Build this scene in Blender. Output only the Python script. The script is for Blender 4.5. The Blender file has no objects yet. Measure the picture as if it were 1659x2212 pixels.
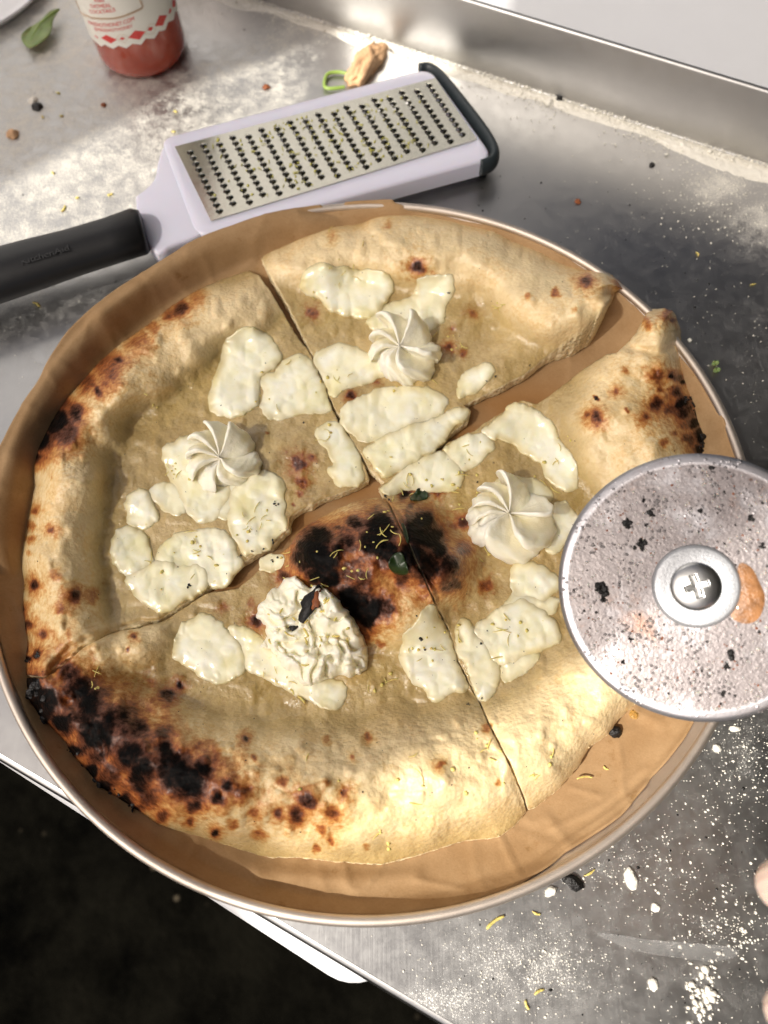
import bpy, bmesh, math, random
import numpy as np
from mathutils import Vector, Matrix, noise as mnoise
random.seed(7); RS = np.random.RandomState(11)
SC = bpy.context.scene; COL = SC.collection
# ------------------------------------------------------------------ camera
TW, TH = 1659.0, 2212.0                      # tracing coordinates of the photograph
FOV = math.radians(69.4); FPX = TH/2/math.tan(FOV/2)
RM = np.array([[0.99982742, 0.00725483, 0.01710248], [0.0, 0.92059661, -0.39051489], [-0.01857761, 0.39044749, 0.92043774]])
CAM = np.array([0.01339748, -0.14287666, 0.33308346])
cd = bpy.data.cameras.new('camera'); co = bpy.data.objects.new('camera', cd); COL.objects.link(co)
co.matrix_world = Matrix.Translation(CAM.tolist()) @ Matrix(RM.tolist()).to_4x4()
cd.sensor_fit = 'VERTICAL'; cd.sensor_height = 36; cd.sensor_width = 27; cd.lens = 18/math.tan(FOV/2)
cd.clip_start = .01; cd.clip_end = 400
cd.dof.use_dof = True; cd.dof.focus_distance = .325; cd.dof.aperture_fstop = 7.5
SC.camera = co
# ------------------------------------------------------------------ world and sun
SUN = Vector((-0.60, -0.42, 0.86)).normalized()
w = bpy.data.worlds.new('World'); SC.world = w; w.use_nodes = True
nt = w.node_tree; bg = nt.nodes['Background']
sky = nt.nodes.new('ShaderNodeTexSky'); sky.sky_type = 'NISHITA'; sky.sun_disc = False
sky.sun_elevation = math.asin(SUN.z); sky.sun_rotation = math.atan2(SUN.x, SUN.y)
sky.air_density = .55; sky.dust_density = 8.0; sky.ozone_density = .3
nt.links.new(sky.outputs[0], bg.inputs[0]); bg.inputs[1].default_value = .085
sl = bpy.data.lights.new('sun', 'SUN'); sl.energy = 5.0; sl.angle = math.radians(.5); sl.color = (1, .95, .86)
so = bpy.data.objects.new('sun', sl); COL.objects.link(so); so.rotation_euler = SUN.to_track_quat('Z', 'Y').to_euler(); so.location = (0, 0, 3)
SC.view_settings.view_transform = 'Standard'; SC.view_settings.look = 'None'; SC.view_settings.exposure = 0.12; SC.view_settings.gamma = 1

# ------------------------------------------------------------------ helpers
def U(p, z):
    """points of the photograph -> world points lying at height z"""
    p = np.atleast_2d(np.asarray(p, float)); z = np.broadcast_to(np.asarray(z, float), (len(p),))
    d = np.stack([(p[:, 0]-TW/2)/FPX, -(p[:, 1]-TH/2)/FPX, -np.ones(len(p))], 1) @ RM.T
    t = (z-CAM[2])/d[:, 2]
    return CAM + d*t[:, None]
def U1(x, y, z=0.0): return U([(x, y)], z)[0]
def P(W):
    v = (np.asarray(W, float)-CAM) @ RM
    return np.stack([TW/2+FPX*v[:, 0]/-v[:, 2], TH/2-FPX*v[:, 1]/-v[:, 2]], 1)
def mk(name, V, F, mat, parent=None, smooth=True, attrs=None, mats=None, fm=None):
    V = np.asarray(V, float)
    if parent is not None:
        r = parent
        while r.parent: r = r.parent
        V = V-np.array(r.location)
    me = bpy.data.meshes.new(name)
    if isinstance(F, np.ndarray):
        n = len(F); k = F.shape[1]
        me.vertices.add(len(V)); me.vertices.foreach_set('co', V.astype(np.float32).ravel())
        me.loops.add(n*k); me.loops.foreach_set('vertex_index', F.astype(np.int32).ravel())
        me.polygons.add(n); me.polygons.foreach_set('loop_start', np.arange(0, n*k, k, dtype=np.int32))
        me.update(calc_edges=True)
    else:
        me.from_pydata(V.tolist(), [], [list(f) for f in F]); me.update()
    if smooth: me.polygons.foreach_set('use_smooth', [True]*len(me.polygons))
    if attrs is not None:
        a = me.color_attributes.new('mask', 'FLOAT_COLOR', 'POINT'); a.data.foreach_set('color', np.clip(attrs, 0, 1).astype(np.float32).ravel())
    if mats:
        for m in mats: me.materials.append(m)
        if fm is not None: me.polygons.foreach_set('material_index', list(fm))
    elif mat: me.materials.append(mat)
    o = bpy.data.objects.new(name, me); COL.objects.link(o)
    if parent is not None: o.parent = parent
    return o
def tag(o, label=None, cat=None, group=None, kind=None):
    if label: o['label'] = label
    if cat: o['category'] = cat
    if group: o['group'] = group
    if kind: o['kind'] = kind
    return o
def thing(name, label, cat, loc=(0, 0, 0), group=None):
    o = bpy.data.objects.new(name, None); COL.objects.link(o); o.location = [float(c) for c in loc]; o.empty_display_size = .01
    return tag(o, label, cat, group)
class MB:
    def __init__(s): s.V = []; s.F = []; s.M = []
    def add(s, V, F, m=0):
        b = len(s.V); s.V += [tuple(v) for v in V]; s.F += [tuple(i+b for i in f) for f in F]; s.M += [m]*len(F); return s
    def obj(s, name, mat, parent=None, smooth=True, mats=None): return mk(name, s.V, s.F, mat, parent, smooth, None, mats, s.M if mats else None)
def box(c, sx, sy, sz, ax=(1, 0), b=0):
    """box with its base centre at c, x axis turned to ax"""
    ax = np.array(ax)/np.hypot(*ax); ay = np.array([-ax[1], ax[0]])
    V = [];
    for z in (0, sz):
        for i, j in ((-1, -1), (1, -1), (1, 1), (-1, 1)):
            q = ax*i*sx/2+ay*j*sy/2; V.append((c[0]+q[0], c[1]+q[1], c[2]+z))
    return V, [(3, 2, 1, 0), (4, 5, 6, 7), (0, 1, 5, 4), (1, 2, 6, 5), (2, 3, 7, 6), (3, 0, 4, 7)]
def lathe(prof, n=96, c=(0, 0, 0), close=False, M=None):
    V = []; F = []
    for k in range(n):
        a = 2*math.pi*k/n
        for r, z in prof: V.append((r*math.cos(a), r*math.sin(a), z))
    m = len(prof)
    for k in range(n):
        for i in range(m-(0 if close else 1)):
            a, b = k*m+i, k*m+(i+1) % m; c2, d = ((k+1) % n)*m+(i+1) % m, ((k+1) % n)*m+i
            F.append((a, d, c2, b))
    V = np.array(V)
    if M is not None: V = V @ np.array(M)[:3, :3].T
    return V+np.array(c), F
def tube(pts, rad, n=8, cap=True):
    pts = [np.array(p, float) for p in pts]; rad = rad if hasattr(rad, '__len__') else [rad]*len(pts)
    V = []; F = []; up = np.array([.13, .21, 1.])
    for i, p in enumerate(pts):
        t = pts[min(i+1, len(pts)-1)]-pts[max(i-1, 0)]; t /= np.linalg.norm(t)+1e-12
        a = np.cross(t, up); a /= np.linalg.norm(a)+1e-12; b = np.cross(a, t)
        for k in range(n):
            q = 2*math.pi*k/n; V.append(p+rad[i]*(a*math.cos(q)+b*math.sin(q)))
    for i in range(len(pts)-1):
        for k in range(n): F.append((i*n+k, i*n+(k+1) % n, (i+1)*n+(k+1) % n, (i+1)*n+k))
    if cap: F.append(tuple(range(n))[::-1]); F.append(tuple((len(pts)-1)*n+k for k in range(n)))
    return V, F
def prism(outline, z0, z1, bev=0.0):
    """outline (N,2) extruded; bev rounds the top edge inwards"""
    o = np.array(outline, float)[:, :2]; n = len(o)
    area = .5*np.sum(o[:, 0]*np.roll(o[:, 1], -1)-np.roll(o[:, 0], -1)*o[:, 1])
    if area < 0: o = o[::-1]
    t = np.roll(o, -1, 0)-np.roll(o, 1, 0); t /= np.linalg.norm(t, axis=1)[:, None]+1e-12; inn = np.stack([-t[:, 1], t[:, 0]], 1)
    rows = [(0, z0)]
    if bev > 0: rows += [(bev*(1-math.cos(a)), z1-bev+bev*math.sin(a)) for a in np.linspace(0, math.pi/2, 5)]
    else: rows += [(0, z1)]
    V = []; F = []
    for d, z in rows:
        q = o+inn*d; V += [(x, y, z) for x, y in q]
    for r in range(len(rows)-1):
        for k in range(n): F.append((r*n+k, r*n+(k+1) % n, (r+1)*n+(k+1) % n, (r+1)*n+k))
    F.append(tuple(range(n))[::-1]); F.append(tuple((len(rows)-1)*n+k for k in range(n)))
    return V, F
def resample(poly, step, closed=True):
    p = np.array(poly, float)
    if closed: p = np.vstack([p, p[:1]])
    L = np.r_[0, np.cumsum(np.linalg.norm(np.diff(p, axis=0), axis=1))]; n = max(int(L[-1]/step), 4)
    s = np.linspace(0, L[-1], n, endpoint=not closed)
    return np.stack([np.interp(s, L, p[:, 0]), np.interp(s, L, p[:, 1])], 1)
def chaikin(p, it=2, closed=True):
    p = np.array(p, float)
    for _ in range(it):
        if closed: q = np.roll(p, -1, 0); a = .75*p+.25*q; b = .25*p+.75*q; p = np.stack([a, b], 1).reshape(-1, 2)
        else:
            a = .75*p[:-1]+.25*p[1:]; b = .25*p[:-1]+.75*p[1:]; p = np.vstack([p[:1], np.stack([a, b], 1).reshape(-1, 2), p[-1:]])
    return p
_lat = {}
def vnoise(x, y, seed=0):
    if seed not in _lat: _lat[seed] = np.random.RandomState(seed+100).rand(256, 256)
    L = _lat[seed]; xi = np.floor(x).astype(int); yi = np.floor(y).astype(int); fx = x-xi; fy = y-yi
    fx = fx*fx*(3-2*fx); fy = fy*fy*(3-2*fy); a = L[xi & 255, yi & 255]; b = L[(xi+1) & 255, yi & 255]; c = L[xi & 255, (yi+1) & 255]; d = L[(xi+1) & 255, (yi+1) & 255]
    return (a*(1-fx)+b*fx)*(1-fy)+(c*(1-fx)+d*fx)*fy
def fbm(x, y, s, oct=4, seed=0):
    t = 0; a = 1; n = 0
    for k in range(oct): t = t+a*(vnoise(x/s*2**k+17.3*k, y/s*2**k+5.1*k, seed+k)*2-1); n += a; a *= .5
    return t/n
def segdist(pts, poly, closed=True, vals=None, cull=None):
    if cull is not None:
        pa = np.array(poly, float); m = (pts[:, 0] > pa[:, 0].min()-cull) & (pts[:, 0] < pa[:, 0].max()+cull) & (pts[:, 1] > pa[:, 1].min()-cull) & (pts[:, 1] < pa[:, 1].max()+cull)
        D = np.full(len(pts), 1e6); N = np.zeros((len(pts), 2)); VV = None if vals is None else np.ones((len(pts), np.array(vals).shape[1]))
        a, b, c, d = segdist(pts[m], poly, closed, vals); D[m] = a; N[m] = b
        if vals is not None: VV[m] = d
        return D, N, None, VV
    """distance, nearest point, normal side info from pts (N,2) to a polyline; optional interpolated vals"""
    poly = np.array(poly, float); A = poly; B = np.roll(poly, -1, 0)
    if not closed: A = poly[:-1]; B = poly[1:]
    best = np.full(len(pts), 1e18); near = np.zeros((len(pts), 2)); nv = None if vals is None else np.zeros((len(pts), np.array(vals).shape[1]))
    seg = np.zeros(len(pts), int)
    for i in range(len(A)):
        d = B[i]-A[i]; L = d@d+1e-12; t = np.clip(((pts-A[i])@d)/L, 0, 1); q = A[i]+t[:, None]*d; r = ((pts-q)**2).sum(1); m = r < best
        best[m] = r[m]; near[m] = q[m]; seg[m] = i
        if vals is not None:
            va = np.array(vals[i]); vb = np.array(vals[(i+1) % len(poly)]); nv[m] = va+(vb-va)*t[m][:, None]
    return np.sqrt(best), near, seg, nv
def inside(pts, poly):
    poly = np.array(poly, float); x, y = pts[:, 0], pts[:, 1]; c = np.zeros(len(pts), bool); j = len(poly)-1
    for i in range(len(poly)):
        xi, yi = poly[i]; xj, yj = poly[j]
        if yi != yj: c ^= ((yi > y) != (yj > y)) & (x < (xj-xi)*(y-yi)/(yj-yi)+xi)
        j = i
    return c
def sst(a, b, x): t = np.clip((x-a)/(b-a), 0, 1); return t*t*(3-2*t)

# ------------------------------------------------------------------ materials
def lin(c): return tuple(((v/255)/12.92 if v/255 <= .04045 else ((v/255+.055)/1.055)**2.4) for v in c)+(1,)
class Mat:
    def __init__(s, name, **k):
        s.m = bpy.data.materials.new(name); s.m.use_nodes = True; s.t = s.m.node_tree; s.b = s.t.nodes['Principled BSDF']
        s.set(**k); s._pos = None
    def set(s, **k):
        for a, v in k.items(): s.b.inputs[a.replace('_', ' ')].default_value = v
        return s
    def n(s, typ, **k):
        nd = s.t.nodes.new('ShaderNode'+typ)
        for a, v in k.items(): setattr(nd, a, v)
        return nd
    def l(s, a, b): s.t.links.new(a, b)
    def pos(s):
        if s._pos is None: g = s.n('NewGeometry'); s._pos = g.outputs['Position']
        return s._pos
    def noise(s, scale, detail=4, rough=.55, dist=0, vec=None):
        nd = s.n('TexNoise'); nd.inputs['Scale'].default_value = scale; nd.inputs['Detail'].default_value = detail; nd.inputs['Roughness'].default_value = rough; nd.inputs['Distortion'].default_value = dist
        s.l(vec or s.pos(), nd.inputs['Vector']); return nd.outputs['Fac']
    def voro(s, scale, feature='F1', vec=None, rnd=1):
        nd = s.n('TexVoronoi'); nd.feature = feature; nd.inputs['Scale'].default_value = scale; nd.inputs['Randomness'].default_value = rnd; s.l(vec or s.pos(), nd.inputs['Vector']); return nd.outputs['Distance']
    def math(s, op, a, b=None, c=None, clamp=False):
        nd = s.n('Math'); nd.operation = op; nd.use_clamp = clamp
        for i, v in enumerate((a, b, c)):
            if v is None: continue
            if isinstance(v, (int, float)): nd.inputs[i].default_value = v
            else: s.l(v, nd.inputs[i])
        return nd.outputs[0]
    def rng(s, v, a, b, c=0, d=1, smooth=True):
        nd = s.n('MapRange'); nd.interpolation_type = 'SMOOTHSTEP' if smooth else 'LINEAR'
        for i, q in enumerate((a, b, c, d)): nd.inputs[i+1].default_value = q
        s.l(v, nd.inputs[0]); return nd.outputs[0]
    def ramp(s, v, stops):
        nd = s.n('ValToRGB'); e = nd.color_ramp.elements
        while len(e) < len(stops): e.new(.5)
        for i, (p, c) in enumerate(stops): e[i].position = p; e[i].color = lin(c)
        s.l(v, nd.inputs[0]); return nd.outputs[0]
    def mix(s, f, a, b, mode='MIX'):
        nd = s.n('Mix'); nd.data_type = 'RGBA'; nd.blend_type = mode
        for i, v in ((0, f), (6, a), (7, b)):
            if isinstance(v, (int, float)): nd.inputs[i].default_value = v
            elif isinstance(v, tuple): nd.inputs[i].default_value = v
            else: s.l(v, nd.inputs[i])
        return nd.outputs[2]
    def attr(s):
        a = s.n('Attribute'); a.attribute_name = 'mask'; sp = s.n('SeparateColor'); s.l(a.outputs['Color'], sp.inputs[0]); return sp.outputs[0], sp.outputs[1], sp.outputs[2], a.outputs['Alpha']
    def bump(s, h, strength=.5, dist=.001, prev=None):
        nd = s.n('Bump'); nd.inputs['Strength'].default_value = strength; nd.inputs['Distance'].default_value = dist; s.l(h, nd.inputs['Height'])
        if prev is not None: s.l(prev, nd.inputs['Normal'])
        return nd.outputs[0]
    def out(s, **k):
        for a, v in k.items(): s.l(v, s.b.inputs[a.replace('_', ' ')])
        return s
def simple(name, rgb, rough=.5, metal=0, var=.12, vs=60, bump=.15, bd=.0005, bs=400, **k):
    m = Mat(name, Roughness=rough, Metallic=metal, **k); c = lin(rgb); d = tuple(x*(1-var*2) for x in c[:3])+(1,)
    m.out(Base_Color=m.mix(m.noise(vs, 5), d, tuple(min(1, x*(1+var*.6)) for x in c[:3])+(1,)))
    if bump: m.out(Normal=m.bump(m.noise(bs, 4), bump, bd))
    return m.m
# dough: mask R char, G oil, B interior (sauce free wet middle), A crumb (cut face)
def dough_mat():
    m = Mat('dough', Roughness=.5); ch, oil, inn, crumb = m.attr()
    n1 = m.noise(120, 6, .65); n2 = m.noise(480, 4, .6); n3 = m.noise(38, 4, .6); fine = m.noise(1500, 3, .6)
    pores = m.voro(520); pores2 = m.voro(1100)
    # char with speckled border
    c1 = m.math('ADD', ch, m.math('MULTIPLY', m.math('SUBTRACT', n1, .5), m.rng(ch, 0, .12, .12, .55)))
    c2 = m.math('ADD', c1, m.math('MULTIPLY', m.math('SUBTRACT', n2, .5), m.rng(ch, 0, .2, .05, .4)))
    sp = m.math('MULTIPLY', m.rng(m.noise(230, 3, .6), .62, .75), m.rng(n3, .45, .65, 0, .16))
    c3 = m.math('ADD', c2, sp, clamp=True)
    crust = m.ramp(c3, [(0, (240, 218, 174)), (.12, (232, 202, 148)), (.28, (206, 150, 86)), (.46, (160, 92, 44)), (.62, (98, 50, 24)), (.84, (38, 22, 16)), (1.0, (9, 8, 8))])
    wet = m.ramp(c3, [(0, (184, 160, 110)), (.14, (170, 141, 90)), (.3, (158, 110, 58)), (.46, (140, 78, 38)), (.62, (86, 42, 20)), (.84, (34, 20, 14)), (1.0, (9, 8, 8))])
    mott = m.mix(m.rng(n3, .35, .65), (.88, .85, .78, 1), (1, 1, 1, 1))
    wet = m.mix(m.rng(m.noise(55, 5, .65), .42, .62), wet, m.mix(1, wet, (1.2, 1.22, 1.25, 1), 'MULTIPLY')); gold = m.math('MULTIPLY', m.rng(m.math('ADD', n3, m.math('MULTIPLY', m.math('SUBTRACT', n2, .5), .5)), .5, .68), .55)
    crust = m.mix(gold, crust, m.mix(1, crust, (.93, .80, .60, 1), 'MULTIPLY')); base = m.mix(inn, crust, wet)
    base = m.mix(.8, base, mott, 'MULTIPLY')
    base = m.mix(m.math('MULTIPLY', m.rng(n2, .4, .7), .35), base, m.mix(1, base, (.86, .82, .74, 1), 'MULTIPLY'))
    base = m.mix(m.math('MULTIPLY', oil, .5), base, m.mix(1, base, (.84, .80, .50, 1), 'MULTIPLY'))
    crumbc = m.mix(m.rng(pores, .1, .5), lin((176, 158, 118)), lin((232, 216, 178)))
    base = m.mix(crumb, base, crumbc)
    # wetness: interior glossy
    g = m.math('MAXIMUM', m.math('MAXIMUM', inn, oil), .42); g = m.math('MULTIPLY', g, m.rng(m.noise(90, 3, .6), .35, .6, .45, 1))
    g = m.math('MULTIPLY', g, m.rng(crumb, 0, 1, 1, .2))
    rough = m.rng(g, 0, 1, .56, .2, False)
    rough = m.math('ADD', rough, m.rng(c3, .6, .95, 0, .12))
    h = m.math('ADD', m.math('MULTIPLY', pores, .9), m.math('ADD', m.math('MULTIPLY', n2, 1.0), m.math('MULTIPLY', fine, .5)))
    h = m.math('ADD', h, m.math('MULTIPLY', m.math('MULTIPLY', m.voro(330), crumb), 4.0))
    nb = m.bump(h, .34, .0008); nb = m.bump(m.noise(170, 4, .6), .3, .0014, nb)
    m.out(Base_Color=base, Roughness=rough, Normal=nb, Coat_Weight=m.math('MULTIPLY', m.math('MULTIPLY', g, m.rng(c3, .55, .8, 1, .03)), 1.0))
    m.out(Specular_IOR_Level=m.rng(c3, .55, .9, .5, .06)); m.set(Coat_Roughness=.10, Subsurface_Weight=.12, Subsurface_Scale=.004, Subsurface_Radius=(1, .6, .3))
    m.out(Coat_Normal=m.bump(m.math('ADD', m.noise(260, 4, .65), m.math('MULTIPLY', m.noise(900, 2), .3)), .85, .0014)); return m.m
def cheese_mat():
    m = Mat('melted_cheese', Roughness=.3, Subsurface_Weight=.45, Subsurface_Scale=.005, Subsurface_Radius=(1, .85, .55), Coat_Weight=.8, Coat_Roughness=.1)
    ch, oil, inn, thin = m.attr(); n = m.noise(70, 5, .6); n2 = m.noise(300, 4)
    c = m.mix(m.rng(n, .35, .68), lin((250, 242, 208)), lin((255, 252, 232)))
    c = m.mix(m.math('MULTIPLY', m.rng(m.noise(45, 4, .6), .5, .72), .5), c, lin((230, 222, 150)))
    c = m.mix(m.math('MULTIPLY', m.rng(m.noise(420, 3, .6), .68, .76), .6), c, lin((220, 208, 110)))
    c = m.mix(m.math('MULTIPLY', thin, .8), c, lin((214, 196, 138)))
    c = m.mix(m.rng(m.noise(560, 2), .74, .78), c, lin((120, 100, 60)))
    nb = m.bump(m.math('ADD', n2, m.math('MULTIPLY', m.noise(1300, 2), .3)), .12, .0005)
    m.out(Base_Color=c, Normal=nb, Coat_Normal=m.bump(m.noise(220, 3), .5, .001)); return m.m
def cream_mat():
    m = Mat('whipped_cream', Roughness=.42, Subsurface_Weight=.55, Subsurface_Scale=.005, Subsurface_Radius=(1, .9, .7), Coat_Weight=.08, Coat_Roughness=.3)
    c = m.mix(m.noise(110, 4), lin((255, 246, 218)), lin((255, 250, 232)))
    m.out(Base_Color=c, Normal=m.bump(m.noise(900, 4, .6), .35, .0006)); return m.m
def steel_mat():
    """R dust, G grease, B scratches"""
    m = Mat('stainless_steel', Metallic=1, Roughness=.2); du, gr, sc, _ = m.attr()
    mp = m.n('Mapping'); mp.inputs['Scale'].default_value = (900, 25, 1); mp.inputs['Rotation'].default_value = (0, 0, math.radians(28)); m.l(m.pos(), mp.inputs[0])
    brushed = m.noise(1, 3, .6, vec=mp.outputs[0])
    mp2 = m.n('Mapping'); mp2.inputs['Scale'].default_value = (260, 12, 1); mp2.inputs['Rotation'].default_value = (0, 0, math.radians(-50)); m.l(m.pos(), mp2.inputs[0])
    scr = m.rng(m.noise(1, 4, .7, .4, mp2.outputs[0]), .64, .7)
    n1 = m.noise(28, 7, .68, .3); n2 = m.noise(520, 5, .8); n3 = m.noise(120, 6, .75)
    fine = m.noise(1300, 2, .6)
    d = m.math('ADD', m.math('MULTIPLY', fine, .9), m.math('ADD', m.math('MULTIPLY', n3, .6), m.math('MULTIPLY', n1, .4)))
    dust = m.math('MULTIPLY', m.math('SUBTRACT', d, m.math('SUBTRACT', 1.26, m.math('MULTIPLY', du, .62))), 5.0, clamp=True)
    dust = m.math('MULTIPLY', dust, m.rng(du, 0, .06))
    dust = m.math('MAXIMUM', dust, m.math('MULTIPLY', m.math('MULTIPLY', du, .24), m.rng(m.math('ADD', m.math('MULTIPLY', n1, .6), m.math('MULTIPLY', n3, .4)), .40, .62)))
    grains = m.math('MULTIPLY', m.rng(m.voro(900), .0, .22, 1, 0), m.rng(du, .08, .5, 0, .9))
    dust = m.math('MAXIMUM', m.math('MULTIPLY', dust, .82), grains)
    film = m.rng(n3, .3, .7, .23, .31); film = m.math('ADD', film, m.math('MULTIPLY', gr, .18))
    film = m.math('ADD', film, m.math('MULTIPLY', scr, .06))
    col = m.mix(n1, (.50, .50, .50, 1), (.62, .62, .61, 1)); col = m.mix(m.math('MULTIPLY', gr, .35), col, (.34, .32, .30, 1))
    col = m.mix(dust, col, lin((236, 232, 220)))
    m.out(Base_Color=col, Metallic=m.math('SUBTRACT', 1, dust), Roughness=m.math('ADD', film, m.math('MULTIPLY', dust, .6)))
    m.out(Normal=m.bump(m.math('ADD', m.math('MULTIPLY', brushed, .25), m.math('MULTIPLY', dust, 1.2)), .3, .0004)); return m.m
def paper_mat():
    m = Mat('brown_parchment', Roughness=.8); g, oil, _, _ = m.attr()
    c = m.mix(m.noise(900, 4, .7), lin((154, 124, 88)), lin((178, 146, 108)))
    c = m.mix(m.rng(m.noise(34, 6, .7), .38, .66), c, m.mix(1, c, (.84, .80, .74, 1), 'MULTIPLY'))
    c = m.mix(m.rng(m.noise(90, 5, .7), .6, .72), c, m.mix(1, c, (.8, .74, .62, 1), 'MULTIPLY'))
    c = m.mix(m.math('MULTIPLY', oil, .75), c, lin((150, 104, 56)))
    c = m.mix(m.rng(m.noise(1300, 2), .76, .8), c, lin((110, 72, 40)))
    r = m.rng(oil, 0, 1, .82, .4, False)
    nb = m.bump(m.noise(1400, 3, .6), .3, .0003); nb = m.bump(m.noise(40, 4, .6), .25, .002, nb)
    m.out(Base_Color=c, Roughness=r, Normal=nb); m.set(Specular_IOR_Level=.3); return m.m
def disc_mat():
    m = Mat('greasy_steel_blade', Metallic=1, Roughness=.3); g, _, _, _ = m.attr()     # g: grease coverage
    n1 = m.noise(60, 6, .65); n2 = m.noise(700, 4, .6); n3 = m.noise(240, 5, .6)
    gre = m.math('MULTIPLY', g, m.rng(n1, .28, .5, .55, 1))
    drop = m.math('MULTIPLY', m.rng(m.voro(620), .05, .40, 1, 0), m.rng(m.noise(90, 3), .48, .6))
    spots = m.rng(m.noise(330, 3, .6), .70, .74)
    col = m.mix(gre, (.62, .62, .66, 1), m.mix(n3, lin((112, 105, 105)), lin((148, 140, 140))))
    col = m.mix(m.math('MULTIPLY', drop, .6), col, lin((190, 184, 184))); col = m.mix(m.math('MULTIPLY', m.math('MULTIPLY', spots, gre), .8), col, lin((96, 66, 50)))
    col = m.mix(m.math('MULTIPLY', m.math('MULTIPLY', m.rng(m.noise(36, 5, .7), .6, .75), gre), .55), col, lin((150, 100, 62)))
    m.out(Base_Color=col, Metallic=m.rng(gre, 0, 1, 1, .4, False), Roughness=m.rng(gre, 0, 1, .42, .34, False))
    h = m.math('MULTIPLY', m.math('ADD', m.math('MULTIPLY', drop, 1.0), m.math('MULTIPLY', n2, .25)), gre)
    m.out(Normal=m.bump(h, .8, .0010)); m.set(Coat_Weight=.6, Coat_Roughness=.10); return m.m
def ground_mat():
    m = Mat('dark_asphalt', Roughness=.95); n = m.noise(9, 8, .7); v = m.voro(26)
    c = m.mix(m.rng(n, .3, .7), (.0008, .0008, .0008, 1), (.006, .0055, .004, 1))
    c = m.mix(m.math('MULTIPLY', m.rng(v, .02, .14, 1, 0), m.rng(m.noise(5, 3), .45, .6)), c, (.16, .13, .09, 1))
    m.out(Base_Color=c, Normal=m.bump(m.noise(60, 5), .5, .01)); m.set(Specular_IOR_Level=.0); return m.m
M_dough = dough_mat(); M_cheese = cheese_mat(); M_cream = cream_mat(); M_steel = steel_mat(); M_paper = paper_mat(); M_disc = disc_mat(); M_ground = ground_mat()
M_char = simple('charcoal', (22, 19, 18), .45, var=.4, vs=700, bump=.8, bd=.0008, bs=900)
M_brown = simple('browned_crumb', (150, 84, 44), .6, var=.3, vs=700, bump=.7, bs=900)
M_zest = simple('lemon_zest', (222, 206, 120), .45, var=.15, vs=900, Subsurface_Weight=.2, Subsurface_Scale=.001)
M_zestp = simple('pale_zest', (234, 226, 160), .5, var=.12, vs=900)
M_herb = simple('green_herb', (34, 56, 18), .35, var=.35, vs=300)
M_leaf = simple('basil_green', (136, 160, 96), .45, var=.2, vs=120, bump=.3, Subsurface_Weight=.2, Subsurface_Scale=.002)
M_stalk = simple('green_stalk', (150, 178, 84), .4, var=.25, vs=160)
M_flour = simple('flour', (240, 236, 224), .9, var=.05, vs=400, bump=.6, bs=1500)
M_bread = simple('toasted_bread', (236, 190, 144), .7, var=.25, vs=150, bump=.8, bd=.001, bs=700)
M_white = simple('white_plastic', (238, 239, 242), .38, var=.03, vs=30, bump=.05)
M_lav = simple('pale_lavender_plastic', (220, 219, 235), .3, var=.02, vs=40, bump=.04, Subsurface_Weight=.15, Subsurface_Scale=.004)
M_black = simple('black_rubber', (18, 18, 19), .42, var=.2, vs=200, bump=.1)
M_grey = simple('dark_grey_rubber', (44, 52, 56), .45, var=.2, vs=200)
M_alu = simple('pan_aluminium', (214, 202, 190), .56, metal=1, var=.12, vs=90, bump=.12, bd=.0003, bs=1200)
M_bright = simple('polished_steel', (200, 200, 198), .28, metal=1, var=.08, vs=200, bump=.08)
M_grate = simple('grater_steel', (222, 219, 205), .2, metal=1, var=.1, vs=300, bump=.1)
M_washer = simple('washer_zinc', (176, 178, 182), .42, metal=.5, var=.1, vs=300, bump=.3, bs=1500)
M_labelp = simple('label_white', (244, 242, 232), .4, var=.03, vs=60, bump=.03)
M_red = simple('label_red', (222, 66, 62), .4, var=.05, vs=60, bump=0)
M_gold = simple('label_gold', (196, 152, 104), .35, var=.1, vs=60, bump=0)
M_honey = simple('red_honey_bottle', (186, 74, 44), .12, var=.25, vs=40, bump=.05, Subsurface_Weight=.5, Subsurface_Scale=.01, Coat_Weight=1.0, Coat_Roughness=.04)
M_skin = simple('skin', (210, 186, 172), .5, var=.08, vs=120, bump=.3, Subsurface_Weight=.3, Subsurface_Scale=.004)
M_nail = simple('fingernail', (226, 196, 178), .25, var=.03, vs=100, bump=0)
M_tan = simple('blocker_brown', (112, 104, 92), .8, var=.1, vs=20)  # for the added small panel and the added roof
M_mesh = simple('sun_blocker_mesh', (120, 104, 84), .9, var=.1, vs=20, bump=0, Alpha=.72)  # partly clear, so the added panel lets some sun through
M_green = simple('added_block_green', (48, 62, 36), .7, var=.4, vs=30)  # only for the added green block
M_oil = Mat('olive_oil', Base_Color=(.95, .82, .4, 1), Roughness=.03, Transmission_Weight=1.0, IOR=1.45).m
M_film = simple('cling_scrap', (190, 190, 190), .3, var=.1, vs=100, bump=.8, Alpha=.12)

# ------------------------------------------------------------------ the setting: ground, white table, steel worktop
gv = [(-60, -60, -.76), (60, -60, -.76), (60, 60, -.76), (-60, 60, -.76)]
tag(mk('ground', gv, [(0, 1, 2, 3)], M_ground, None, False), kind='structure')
E1 = np.array([.878, -.478]); E1 /= np.hypot(*E1); E2 = np.array([-E1[1], E1[0]])      # along the table edge; away from the camera
tbl = thing('folding_table', 'white plastic table with a rounded corner under the steel worktop', 'table', (0, 0, -.76))
tc = U1(812, 2178, -.012)[:2]
def tpt(a, b): return tc+E1*a+E2*b
rc = .022; ol = []
for k in range(9):
    q = math.pi/2*k/8; ol.append(tpt(-rc+rc*math.sin(q), rc-rc*math.cos(q)))
ol += [tpt(0, 1.0), tpt(-1.3, 1.0), tpt(-1.3, 0)]
V, F = prism(ol, -.050, -.0095, .006); MB().add(V, F).obj('tabletop', M_white, tbl, True)
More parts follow.
